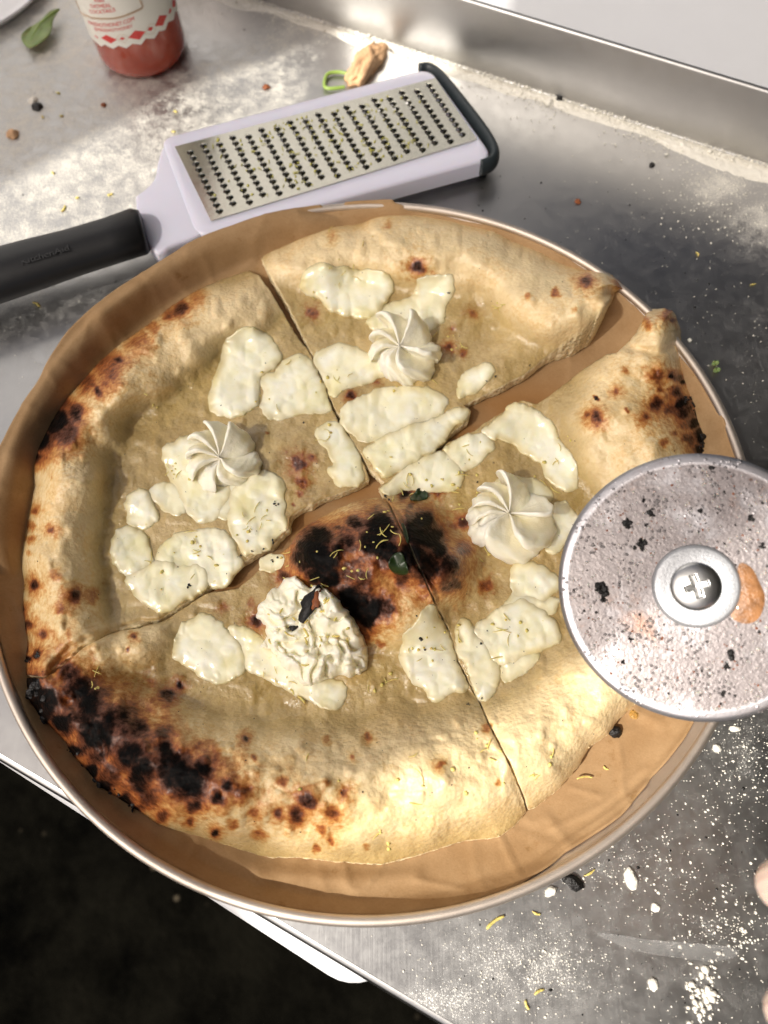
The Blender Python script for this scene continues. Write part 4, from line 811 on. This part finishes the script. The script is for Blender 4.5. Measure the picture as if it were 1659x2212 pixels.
for q in ((1070, 1988, .010, 0, 'longest lemon zest strip on the steel below the pan', .0011), (1275, 1886, .006, 0, 'lemon zest strip beside the glossy black crumb'), (1157, 1973, .004, 0, 'short zest strip right of the longest one'), (1165, 2140, .005, 0, 'zest strip on the dark lower steel', .0008), (1137, 2172, .004, 0, 'zest bit nearest the bottom edge of the steel', .0009), (1260, 1678, .008, ZP+.001, 'pale curved zest strip standing off the right slice', .0006), (1307, 1660, .003, ZP, 'tiny zest bit on paper beside the curved strip'), (897, 1878, .004, ZP, 'zest bit on paper under the front crust'), (1075, 1822, .003, ZP, 'zest bit by the corner of the front slice'), (195, 1686, .005, ZP, 'pale zest strip by the burnt left crust', .0006), (273, 1762, .003, ZP, 'tiny zest bit on the lower left paper'), (1508, 550, .004, 0, 'yellow zest curl on the right steel'), (1627, 615, .004, 0, 'thin zest strip at the right edge of the steel', .0005), (139, 453, .006, 0, 'green and yellow zest curl above the handle', .0012), (125, 202, .0035, 0, 'yellow zest bit in the shadow edge', .0010), (133, 252, .003, 0, 'round zest bit left of the bottle shine', .0010), (93, 254, .003, 0, 'zest bit beside the charred crumb', .0010), (380, 242, .003, 0, 'zest bit between bottle and grater', .0011), (376, 286, .003, 0, 'zest bit right above the grater frame', .0009), (115, 374, .003, 0, 'zest bit in the middle of the bright steel', .0010), (168, 428, .003, 0, 'zest bit above the black handle', .0010), (238, 422, .004, 0, 'pale zest clump above the black handle', .0012), (80, 657, .006, 0, 'yellow zest clump under the black handle', .0012)):
    zest(*q[:5], **({'wd': q[5]} if len(q) > 5 else {}))
random.seed(9)
# green offcuts by the pan
for x, y, lab in ((1545, 785, 'pale green leaf scrap touching the right pan rim'), (1548, 800, 'lower pale green leaf scrap by the right pan rim')):
    leaf('leaf_scrap', [(x-10, y+3), (x-2, y-7), (x+9, y-6), (x+6, y+5)], .0008, M_leaf, lab, 'leaf scrap', .0008)
# small dark specks
pts = np.vstack([np.stack([rs.uniform(1000, 1659, 130), rs.uniform(380, 900, 130)], 1), np.stack([rs.uniform(900, 1659, 60), rs.uniform(1650, 2200, 60)], 1), np.stack([rs.uniform(0, 700, 40), rs.uniform(50, 700, 40)], 1)])
W = U(pts, .0002); V, F = lumps(W, .00015+.0006*rs.rand(len(W))**3, 1, .6, rs); tag(mk('burnt_crumbs', V, F, M_char), 'tiny black crumbs strewn over the steel worktop', 'crumbs', kind='stuff')
# scrap of clear film
fp = chaikin([(1278, 2013), (1330, 2018), (1400, 2030), (1480, 2036), (1560, 2042), (1600, 2050), (1590, 2070), (1540, 2078), (1470, 2070), (1390, 2060), (1330, 2040)], 2)
leaf('film_scrap', fp, .0003, M_film, 'twisted scrap of clear film on the lower right steel', 'plastic scrap', .0008, .0001)
# pale round mark plate behind bottle and tub at the corner
a_ = U1(24, 32, .007)[:2]; c0 = a_+np.array([-.76, .65])*.085
V, F = lathe([(.0, .0012), (.070, .0012), (.078, .004), (.0835, .0068), (.0848, .0070), (.0852, .0062), (.078, .0), (0, 0)], 160, (c0[0], c0[1], 0)); tag(mk('serving_plate', V, F, M_white), 'edge of a round white plate cut off at the far left corner', 'plate')

# ------------------------------------------------------------------ honey bottle
bc_ = np.array([-.1535, .3345]); BR = .0293
btl = thing('honey_bottle', 'bottle of red honey with white zigzag label behind the grater', 'bottle', (bc_[0], bc_[1], 0))
prof = [(0, .0005), (BR-.006, .0005), (BR-.002, .002), (BR-.0002, .006), (BR, .011), (BR, .12), (BR-.004, .135), (.014, .155), (.011, .165), (.011, .175), (0, .175)]
V, F = lathe(prof, 96, (bc_[0], bc_[1], 0)); mk('body', V, F, M_honey, btl)
V, F = lathe([(0, .176), (.0135, .176), (.0135, .19), (.004, .205), (0, .205)], 48, (bc_[0], bc_[1], 0)); mk('cap', V, F, M_red, btl)
def onbottle(px, py, r=BR+.0005):
    d = np.array([(px-TW/2)/FPX, -(py-TH/2)/FPX, -1.])@RM.T; o = CAM[:2]-bc_; a = d[:2]@d[:2]; b = 2*o@d[:2]; c = o@o-r*r; D2 = b*b-4*a*c
    if D2 < 0: t = -b/2/a
    else: t = (-b-math.sqrt(D2))/2/a
    p = CAM+d*t; return math.atan2(p[1]-bc_[1], p[0]-bc_[0]), p[2]
def cyl(phi, z, r): return (bc_[0]+r*math.cos(phi), bc_[1]+r*math.sin(phi), z)
zz_ = [onbottle(166+.16*x, .16*y) for x, y in ((130, 440), (330, 628), (375, 605), (490, 662), (560, 618), (670, 655), (750, 592), (870, 606), (930, 522), (1050, 522), (1110, 425), (1195, 405), (1235, 300), (1310, 270), (1330, 165), (1362, 140), (1365, 60))]
zz_.sort(); ph = np.array([q[0] for q in zz_]); zl = np.array([q[1] for q in zz_])
nphi = 400; phs = np.linspace(ph[0]-1.5, ph[-1]+1.0, nphi)
per = (ph[-1]-ph[0])/6.5
low = np.interp(phs, ph, zl); tri = lambda t: 2*abs(t-np.floor(t+.5))
m_ = phs < ph[0]; low[m_] = zl[0]; m_ = phs > ph[-1]; low[m_] = zl[-1]
V = []; F = []; nr_ = 5
for i, p_ in enumerate(phs):
    for j in range(nr_): V.append(cyl(p_, low[i]+(.118-low[i])*j/(nr_-1), BR+.0003))
for i in range(nphi-1):
    for j in range(nr_-1): F.append((i*nr_+j, (i+1)*nr_+j, (i+1)*nr_+j+1, i*nr_+j+1))
lab = mk('label', V, F, M_labelp, btl)
def patch(pts, mat, name, r, z_off=0):
    q = [onbottle(166+.16*x, .16*y) for x, y in pts]; cph = sum(a for a, _ in q)/len(q); cz = sum(b for _, b in q)/len(q); V = [cyl(cph, cz, r)]+[cyl(a, b, r) for a, b in q]
    mk(name, V, [(0, 1+k, 1+(k+1) % len(q)) for k in range(len(q))], mat, lab, False)
for pts in ([(238, 478), (250, 474), (292, 510), (280, 516)], [(328, 512), (395, 470), (540, 535), (462, 585)], [(572, 522), (610, 500), (655, 520), (615, 540)], [(692, 510), (785, 412), (925, 425), (845, 535)], [(955, 412), (978, 366), (1030, 368), (1005, 415)], [(1055, 352), (1115, 210), (1215, 205), (1160, 345)], [(1240, 180), (1250, 120), (1275, 115), (1262, 178)], [(1290, 100), (1288, 0), (1330, 0), (1330, 85)]): patch(pts, M_red, 'red_diamond', BR+.0006)
def gline(pts, wd=4, name='gold_line'):
    q = [onbottle(166+.16*x, .16*y) for x, y in pts]; V, F = tube([cyl(a, b, BR+.0006) for a, b in q], wd*.00003, 5); mk(name, V, F, M_gold, lab)
def dense(pts, n=8): 
    p = resample(pts, 30, False); return [tuple(x) for x in p]
gline(dense([(-10, 0), (25, 150), (100, 195), (200, 235), (330, 250), (480, 248), (620, 220), (760, 165), (870, 110), (885, 85), (845, 0)]), 6); gline(dense([(-25, 0), (15, 175), (100, 215), (200, 252), (330, 266), (480, 262), (620, 234), (760, 180), (880, 125), (900, 85), (862, 0)]), 3)
gline(dense([(528, 520), (580, 460), (700, 490), (650, 580), (528, 520)]), 2); gline(dense([(915, 460), (980, 320), (1080, 325), (1040, 455), (915, 460)]), 2); gline(dense([(1110, 300), (1150, 235), (1200, 232), (1160, 305), (1110, 300)]), 2)
def btext(txt, x0, y0, x1, y1, hgt, mat):
    """lettering wrapped on the bottle from (x0,y0) to (x1,y1), bottle crop coordinates"""
    cu = bpy.data.curves.new('letters', 'FONT'); cu.body = txt; cu.size = 1; cu.resolution_u = 3; ob = bpy.data.objects.new('letters', cu); me = ob.to_mesh(); v = np.array([q.co[:] for q in me.vertices]); fc = [tuple(p.vertices) for p in me.polygons]; ob.to_mesh_clear()
    if not len(v): return
    a0, z0 = onbottle(166+.16*x0, .16*y0); a1, z1 = onbottle(166+.16*x1, .16*y1); W_ = v[:, 0].max(); V = []
    for q in v: s = q[0]/W_; V.append(cyl(a0+(a1-a0)*s, z0+(z1-z0)*s+q[1]*hgt, BR+.0007))
    mk('lettering', V, fc, mat, lab, False); bpy.data.objects.remove(ob)
btext('RIBS', 240, 26, 372, 22, .0031, M_red); btext('OATMEAL', 190, 102, 468, 88, .0031, M_red); btext('COCKTAILS', 180, 172, 524, 150, .0031, M_red)
btext('MIKESHOTHONEY.COM', 165, 318, 780, 272, .0033, M_red); btext('@MIKESHOTHONEY', 240, 400, 760, 360, .0026, M_red)

# ------------------------------------------------------------------ grater
ZG = .016
gr = thing('hand_grater', 'long flat hand grater with black handle and lavender frame', 'grater', tuple(U1(650, 330, 0)*np.array([1, 1, 0])))
def quad(cs, z): return [U1(x, y, z) for x, y in cs]
PQ = quad([(378, 318), (940, 170), (1030, 302), (456, 478)], ZG+.0012)       # TL TR BR BL of the plate
def bil(s, t, Q=PQ): return (Q[0]*(1-s)+Q[1]*s)*(1-t)+(Q[3]*(1-s)+Q[2]*s)*t
OQ = quad([(346, 300), (925, 148), (1066, 342), (424, 514)], ZG+.0004)
def loop(Q, n, rr0):
    """rounded quadrilateral as n points"""
    pts = []
    c = [Q[i] for i in range(4)]
    for i in range(4):
        a, b, d = c[i-1], c[i], c[(i+1) % 4]; u = (a-b)/np.linalg.norm(a-b); v = (d-b)/np.linalg.norm(d-b)
        for k in range(7): t = k/6; p0 = b+u*rr0; p2 = b+v*rr0; pts.append((1-t)**2*p0+2*t*(1-t)*b+t*t*p2)
    return resample([(p[0], p[1]) for p in pts], 1e9) if False else np.array(pts)[:, :2]
NL = 28
lo_o = loop(OQ, NL, .009); lo_i = loop(PQ, NL, .002)
V = []; F = []
rows = [(lo_o, ZG-.010), (lo_o, ZG-.001), (lo_o*.97+.03*lo_i, ZG+.0004), (lo_o*.85+.15*lo_i, ZG+.0010), (lo_i*.99+.01*lo_o, ZG+.0009), (lo_i*.96+.04*np.mean(lo_i, 0), ZG-.0006), (lo_i*.96+.04*np.mean(lo_i, 0), ZG-.008)]
for L_, z in rows: V += [(x, y, z) for x, y in L_]
for r in range(len(rows)-1):
    for k in range(NL): F.append((r*NL+k, r*NL+(k+1) % NL, (r+1)*NL+(k+1) % NL, (r+1)*NL+k))
mk('frame', V, F, M_lav, gr)
nk = chaikin([(283, 432), (318, 405), (335, 385), (340, 350), (352, 312), (380, 330), (420, 420), (452, 495), (424, 514), (375, 530), (328, 556)], 1)
V, F = prism(U(nk, ZG)[:, :2], ZG-.009, ZG+.0006, .002); mk('neck', V, F, M_lav, gr)
# plate with real holes
NC, NR_ = 18, 11; V = []; F = []; hs = []; K = 12
cols = np.linspace(.012, .988, NC+1)
lx = np.linalg.norm(PQ[1]-PQ[0]); ly = np.linalg.norm(PQ[3]-PQ[0])
for ci in range(NC):
    s0, s1 = cols[ci], cols[ci+1]; off = .0 if ci % 2 else .042; t0 = .045; dt = .875/NR_
    for ri in range(NR_):
        ta, tb = t0+off+ri*dt, t0+off+(ri+1)*dt; cs, ct = (s0+s1)/2, (ta+tb)/2; b = len(V)
        for k in range(K):
            a = 2*math.pi*k/K+math.pi/4; ca, sa = math.cos(a), math.sin(a); m = max(abs(ca), abs(sa))
            V.append(bil(cs+(s1-s0)/2*ca/m, ct+(tb-ta)/2*sa/m)); 
        for k in range(K):
            a = 2*math.pi*k/K+math.pi/4; V.append(bil(cs+math.cos(a)*.0018/lx, ct+math.sin(a)*.0016/ly))
        for k in range(K): F.append((b+k, b+(k+1) % K, b+K+(k+1) % K, b+K+k))
        hs.append(bil(cs, ct))
    for ta, tb in ((.0, t0+off), (t0+off+NR_*dt, 1.0)):
        b = len(V); V += [bil(s0, ta), bil(s1, ta), bil(s1, tb), bil(s0, tb)]; F.append((b, b+1, b+2, b+3))
for s0, s1 in ((0, cols[0]), (cols[-1], 1)):
    b = len(V); V += [bil(s0, 0), bil(s1, 0), bil(s1, 1), bil(s0, 1)]; F.append((b, b+1, b+2, b+3))
pl_ = mk('grating_plate', V, F, M_grate, gr, False); sm = pl_.modifiers.new('thickness', 'SOLIDIFY'); sm.thickness = .0005; sm.offset = -1
ax_ = (PQ[1]-PQ[0])/lx; ay_ = (PQ[3]-PQ[0])/ly
tv = []; tf = []; n1, n2 = 8, 5
for i in range(n1+1):
    a = math.pi*(i/n1)-math.pi/2           # arch opening towards -x (the handle)
    for j in range(n2+1):
        e_ = (math.pi/2)*j/n2; r = .0030*math.cos(e_); x = -.0006+r*math.cos(a)*1.1; y = r*math.sin(a)*.78; z = .0019*math.sin(e_)
        tv.append((x*ax_[0]+y*ay_[0], x*ax_[1]+y*ay_[1], z))
for i in range(n1):
    for j in range(n2): tf.append((i*(n2+1)+j, (i+1)*(n2+1)+j, (i+1)*(n2+1)+j+1, i*(n2+1)+j+1))
tm = bpy.data.meshes.new('tooth'); tm.from_pydata(tv, [], tf); tm.polygons.foreach_set('use_smooth', [True]*len(tm.polygons)); tm.materials.append(M_grate)
for h in hs:
    o = bpy.data.objects.new('tooth', tm); COL.objects.link(o); o.parent = pl_; o.location = h-np.array(gr.location)
# dark bumper round the tip
tip = chaikin([(905, 150), (925, 146), (948, 160), (985, 205), (1030, 262), (1060, 305), (1070, 330), (1064, 350), (1036, 358)], 2, False)
V, F = tube([U1(x, y, ZG-.003) for x, y in tip], [.002]+[.0032]*(len(tip)-2)+[.0028], 12); V = np.array(V); V[:, 2] = (V[:, 2]-(ZG-.003))*1.7+ZG-.0045; mk('tip_bumper', V, F, M_grey, gr)
# handle: flattened tube
hp = [(312, 497, .0125), (300, 500, .0145), (240, 520, .0140), (160, 545, .0142), (60, 575, .0155), (-60, 612, .0165), (-240, 668, .0160), (-330, 696, .0145), (-350, 702, .006)]
pts = [U1(x, y, .019) for x, y, _ in hp]; V, F = tube(pts, [h[2] for h in hp], 28); V = np.array(V); V[:, 2] = (V[:, 2]-.019)*.72+.019; mk('handle', V, F, M_black, gr)
cu = bpy.data.curves.new('letters', 'FONT'); cu.body = 'KitchenAid'; cu.size = .0085; cu.extrude = .00015; cu.resolution_u = 3; ob = bpy.data.objects.new('letters', cu); me = ob.to_mesh(); v = np.array([q.co[:] for q in me.vertices]); fc = [tuple(p.vertices) for p in me.polygons]; ob.to_mesh_clear(); bpy.data.objects.remove(ob)
h0 = U1(46, 578, .0305)[:2]; h1 = U1(150, 545, .0305)[:2]; ux = (h1-h0)/np.linalg.norm(h1-h0); uy = np.array([-ux[1], ux[0]]); sc_ = np.linalg.norm(h1-h0)/v[:, 0].max()
h0 = h0+uy*.003
mk('embossed_lettering', [(h0[0]+q[0]*sc_*ux[0]+q[1]*sc_*uy[0], h0[1]+q[0]*sc_*ux[1]+q[1]*sc_*uy[1], .0289+q[2]+.0002) for q in v], fc, M_black, gr, False)
for x, y in ((395, 500), (1045, 352), (920, 160)):
    p_ = U1(x, y, ZG-.008); V, F = lathe([(0, -p_[2]), (.003, -p_[2]), (.004, 0), (0, 0)], 16, tuple(p_)); mk('foot', V, F, M_grey, gr)
mb = MB(); random.seed(4)
for _ in range(190):
    s, t = random.betavariate(2, 2)*.9+.02, random.uniform(.05, .95); c = bil(s, t)
    if random.random() < .5: V, F = strand(c, random.uniform(.0015, .004), random.uniform(.0002, .0004), .0010)
    else: V, F = lumps([c+np.array([0, 0, .0008])], [random.uniform(.0004, .0009)], 1, .6)
    mb.add(V, F)
M_olive = simple('dull_zest', (206, 200, 96), .5, var=.3, vs=700)
tag(mb.obj('lemon_zest', M_olive), 'lemon zest caught between the teeth of the grater', 'lemon zest', kind='stuff')

# ------------------------------------------------------------------ pizza cutter held over the right slice, and the hand
ct = thing('pizza_cutter', 'greasy round pizza cutter blade with a cross head screw', 'pizza cutter', (0, 0, 0))
DC = U1(1502, 1266, .080); vd = CAM-DC; vd /= np.linalg.norm(vd)
nrm = vd+np.array([.10, -.03, .0]); nrm /= np.linalg.norm(nrm)
bx_ = np.cross([0, 1, 0], nrm); bx_ /= np.linalg.norm(bx_); by_ = np.cross(nrm, bx_); MD = np.stack([bx_, by_, nrm], 1)
dist = np.linalg.norm(CAM-DC); RD = 277/FPX*dist*.955
def disc_pts(V): return np.array(V)@MD.T+DC
n = 180; V = []; F = []; rads = list(np.linspace(.004, RD*.93, 40))+[RD*.935, RD*.965, RD]; zs = [.0006]*40+[.0006, .0003, 0.0]; at = []
for r, z in zip(rads, zs):
    for k in range(n): a = 2*math.pi*k/n; V.append((r*math.cos(a), r*math.sin(a), z)); at.append((1.0 if r < RD*.93 else .45, 0, 0, 1))
for i in range(len(rads)-1):
    for k in range(n): F.append((i*n+k, i*n+(k+1) % n, (i+1)*n+(k+1) % n, (i+1)*n+k))
m0 = len(V)
for r, z in ((RD*.965, -.0009), (.004, -.0012)):
    for k in range(n): a = 2*math.pi*k/n; V.append((r*math.cos(a), r*math.sin(a), z)); at.append((.6, 0, 0, 1))
for k in range(n): F.append(((len(rads)-1)*n+k, (len(rads)-1)*n+(k+1) % n, m0+(k+1) % n, m0+k)); F.append((m0+k, m0+(k+1) % n, m0+n+(k+1) % n, m0+n+k))
for r0_ in (rads[0],): F.append(tuple(range(n))[::-1])
bl_ = mk('blade', disc_pts(V), F, M_disc, ct, True, np.array(at))
k_ = RD/.0505
V, F = lathe([(.0088*k_, .0008), (.0088*k_, .0024), (.0090*k_, .0026), (.0093*k_, .0026), (.0118*k_, .0026), (.0143*k_, .0026), (.0147*k_, .0025), (.0156*k_, .0016), (.0157*k_, .0006)], 64); mk('washer', disc_pts(V), F, M_washer, ct)
# screw head with a real cross recess: height field on a disc
n = 64; V = []; F = []; Rs = .0090*k_; nrg = 26
for i in range(nrg+1):
    for k in range(n):
        r = Rs*i/nrg; a = 2*math.pi*k/n; x, y = r*math.cos(a), r*math.sin(a); z = .0024+.0022*math.sqrt(max(1-(r/Rs)**2*.98, 0))
        a2 = math.radians(12); xr, yr = x*math.cos(a2)+y*math.sin(a2), -x*math.sin(a2)+y*math.cos(a2); arm = .0042*k_; wd = .0011*k_*(1.2-.4*r/arm) if r < arm else 0
        if r < arm and (abs(xr) < wd or abs(yr) < wd): z -= .0034*(1-(r/arm)*.2)
        V.append((x, y, z))
for i in range(nrg):
    for k in range(n): F.append((i*n+k, i*n+(k+1) % n, (i+1)*n+(k+1) % n, (i+1)*n+k))
mk('screw', disc_pts(V), F, M_bright, ct)
# fork and handle behind the blade, running out to the right
hd = np.array([.0, .0, 0.0]); d_out = bx_*.93-by_*.30; d_out /= np.linalg.norm(d_out)
V, F = tube([DC-nrm*.004, DC-nrm*.010+d_out*.01, DC-nrm*.012+d_out*.05, DC-nrm*.010+d_out*.075], [.005, .005, .005, .007], 14); mk('fork', V, F, M_bright, ct)
hpts = [DC-nrm*.010+d_out*s for s in (.072, .08, .10, .13, .16, .19, .2)]; V, F = tube(hpts, [.009, .012, .013, .0145, .014, .012, .006], 24); mk('handle', V, F, M_black, ct)
# grime stuck to the blade
gm = MB(); random.seed(21)
def ond(px, py):
    d = np.array([(px-TW/2)/FPX, -(py-TH/2)/FPX, -1.])@RM.T; t = ((DC-CAM)@nrm)/(d@nrm); return CAM+d*t+nrm*.0008
M_gl = (M_char, M_brown)
for x, y, r in ((1352, 1130, 13), (1405, 1107, 10), (1383, 1173, 12), (1512, 1105, 7), (1298, 1274, 16), (1303, 1283, 12), (1362, 1382, 6), (1580, 1418, 12), (1570, 1440, 8), (1620, 1120, 8), (1396, 1135, 5), (1560, 1500, 6), (1390, 1080, 5), (1535, 1010, 7), (1632, 1010, 9), (1645, 1180, 7), (1335, 1500, 6), (1345, 1430, 5)):
    for _ in range(7):
        p = ond(x+random.gauss(0, r*.4), y+random.gauss(0, r*.4))
        if np.linalg.norm(p-DC) > RD*.92: continue
        V, F = lumps([p], [r*.00009*random.uniform(.5, 1)], 2, .9); gm.add(V, F)
for _ in range(260):
    a = random.uniform(0, 6.28); r = RD*math.sqrt(random.uniform(.1, .85)); p = DC+bx_*r*math.cos(a)+by_*r*math.sin(a)+nrm*.0007; V, F = lumps([p], [random.uniform(.00012, .0005)], 1, .8); gm.add(V, F, 0 if random.random() < .45 else 1)
tag(gm.obj('crumbs', None, ct, False, mats=[M_char, M_brown]), kind='stuff')
gp_ = MB()
for _ in range(520):
    a = random.uniform(0, 6.28); r = RD*math.sqrt(random.uniform(.09, .86)); p = DC+bx_*r*math.cos(a)+by_*r*math.sin(a)+nrm*.0005
    V, F = lumps([p], [random.uniform(.0002, .0007)], 1, .9); gp_.add(V, F)
M_stuck = simple('browned_dough_smear', (186, 132, 86), .35, var=.5, vs=260, bump=.8, bd=.001, bs=500, Coat_Weight=.5)
M_grs = simple('grease_beads', (196, 186, 180), .14, var=.2, vs=300, bump=0, Subsurface_Weight=.3, Subsurface_Scale=.002, Coat_Weight=1.0, Coat_Roughness=.05)
tag(gp_.obj('grease_beads', M_grs, ct, True), kind='stuff')
pp_ = [ond(x, y) for x, y in chaikin([(1590, 1210), (1625, 1225), (1640, 1260), (1655, 1290), (1640, 1340), (1605, 1350), (1570, 1330), (1595, 1280)], 2)]
cen = sum(pp_)/len(pp_); V = [cen+nrm*.0012]+[cen+(p-cen)*.7+nrm*.0009 for p in pp_]+[p+nrm*.0001 for p in pp_]; n = len(pp_)
mk('stuck_crust', V, [(0, 1+k, 1+(k+1) % n) for k in range(n)]+[(1+k, 1+n+k, 1+n+(k+1) % n, 1+(k+1) % n) for k in range(n)], M_stuck, ct)
# hand: palm and five fingers out of the right edge, two fingertips reach into view
hand = thing('person', 'pale hand reaching in at the lower right edge with two fingertips showing', 'person', (0, 0, 0))
def skinned(chains, name, mat, parent):
    """joined skin modifier body from chains [(pts, radii)] all starting at chain 0's vertices"""
    V = []; E_ = []; Rr = []
    for pts, rads, att in chains:
        s = len(V)
        for i, (p, r) in enumerate(zip(pts, rads)):
            V.append(tuple(np.array(p)-np.array(parent.location))); Rr.append(r)
            if i > 0: E_.append((s+i-1, s+i))
        if att is not None: E_.append((att, s))
    me = bpy.data.meshes.new(name); me.from_pydata(V, E_, []); me.materials.append(mat); o = bpy.data.objects.new(name, me); COL.objects.link(o); o.parent = parent
    o.modifiers.new('skin', 'SKIN'); sv = me.skin_vertices[0].data
    for i, r in enumerate(Rr): sv[i].radius = (r, r)
    sv[0].use_root = True; ss = o.modifiers.new('sub', 'SUBSURF'); ss.levels = 2; ss.render_levels = 2
    me.polygons.foreach_set('use_smooth', [])
    return o
def hp3(x, y, z): return U1(x, y, z)
f1 = [(1950, 1905, .112), (1850, 1885, .114), (1765, 1890, .110), (1690, 1912, .100), (1662, 1926, .092)]
f2 = [(1960, 2090, .112), (1880, 2120, .114), (1790, 2160, .110), (1710, 2186, .100), (1676, 2198, .094)]
f3 = [(1960, 1990, .118), (1880, 1990, .122), (1800, 2010, .118), (1745, 2040, .104), (1730, 2055, .092)]
f4 = [(1970, 2180, .108), (1900, 2230, .110), (1830, 2280, .104), (1780, 2310, .096), (1765, 2325, .090)]
tb = [(2040, 1830, .100), (1960, 1760, .090), (1880, 1700, .082), (1810, 1660, .076), (1790, 1650, .072)]
base = [hp3(2300, 2150, .11), hp3(2180, 2100, .11), hp3(2080, 2040, .112)]
ch_ = [(base, [.026, .024, .026], None)]
for f, r in ((f1, .0082), (f3, .0085), (f2, .0080), (f4, .0070), (tb, .0095)):
    ch_.append(([hp3(*q) for q in f], [r*1.25, r*1.15, r*1.08, r, r*.72], 2))
skinned(ch_, 'hand', M_skin, hand)
def nail(f, r):
    a, b = hp3(*f[-2]), hp3(*f[-1]); d = (b-a)/np.linalg.norm(b-a); upv = np.array([0, 0, 1])-d*d[2]; upv /= np.linalg.norm(upv); sd = np.cross(d, upv); V = []; F = []
    for i in range(7):
        for j in range(7):
            u, v = i/6-.5, (j/6-.5)*2; V.append(b-d*.001+d*u*r*1.5+sd*v*r*.62+upv*(r*1.02-.35*r*v*v-.25*r*(u+.5)**2*1.0))
    for i in range(6):
        for j in range(6): F.append((i*7+j, (i+1)*7+j, (i+1)*7+j+1, i*7+j+1))
    mk('fingernail', V, F, M_nail, hand)

# ------------------------------------------------------------------ unseen things added round the table, made up for shade and reflections
def slab_poly(name, pts, z, mat, label, cat, th=.01):
    n = len(pts); return tag(mk(name, [(x, y, z) for x, y in pts], [tuple(range(n))], mat, None, False), label, cat)
HS = 1.25
def shade(poly):
    W = U(poly, .012)[:, :2]; return W+np.array([SUN.x, SUN.y])/SUN.z*(HS-.012)  # wanted shade area carried up towards the sun shapes the panel
Q1 = [(-300, 720), (0, 610), (290, 440), (350, 310), (445, 262), (560, 225), (900, 150), (980, 110), (1040, 40), (1080, -120), (1200, -500), (2300, -500), (2100, 800), (1800, 1000), (1560, 1200), (1400, 1350), (1230, 1450), (1050, 1540), (900, 1625), (760, 1705), (560, 1850), (400, 2100), (250, 2500), (-500, 2500)]
Q2 = [(-400, 560), (0, 345), (240, 225), (460, 150), (700, 60), (900, -80), (300, -150), (-400, 100)]
slab_poly('sun_blocker', shade(Q1), HS, M_mesh, 'unseen brown mesh panel added above the table to shade the pizza', 'sun blocker')  # made-up sun blocker, cut to the shade wanted on pizza and steel
slab_poly('sun_blocker', shade(Q2), HS+.05, M_tan, 'smaller unseen panel added to shade the far left of the worktop', 'sun blocker')  # second made-up blocker, for the shade on the far left steel
aw = thing('added_roof', 'unseen brown roof added over the table to darken steel reflections', 'added_roof', (1.3, -.5, -.76))  # invented overhead cover: cuts the sky light and darkens the steel reflections
V, F = box((1.52, -.25, 1.9), 3.0, 4.5, .03); mk('roof', V, F, M_tan, aw, False)
for x, y in ((.1, -2.4), (.1, 1.95), (2.95, -2.4), (2.95, 1.95)): V, F = tube([(x, y, -.76), (x, y, 1.9)], .025, 12); mk('post', V, F, M_grey, aw)
V, F = box((2.6, 0, -.76), 1.0, 7.0, 2.6); tag(mk('added_green_block', V, F, M_green, None, False), 'unseen green block added right of the table for dark reflections', 'added_green_block')  # invented dark mass, there for the greenish reflection at the right
V, F = box((-1.4, 2.6, -.76), 3.7, .2, 4.4); tag(mk('added_white_wall', V, F, M_white, None, False), 'unseen white wall added beyond the table for bright reflections', 'wall')  # invented bright surface for the steel and grater plate to reflect
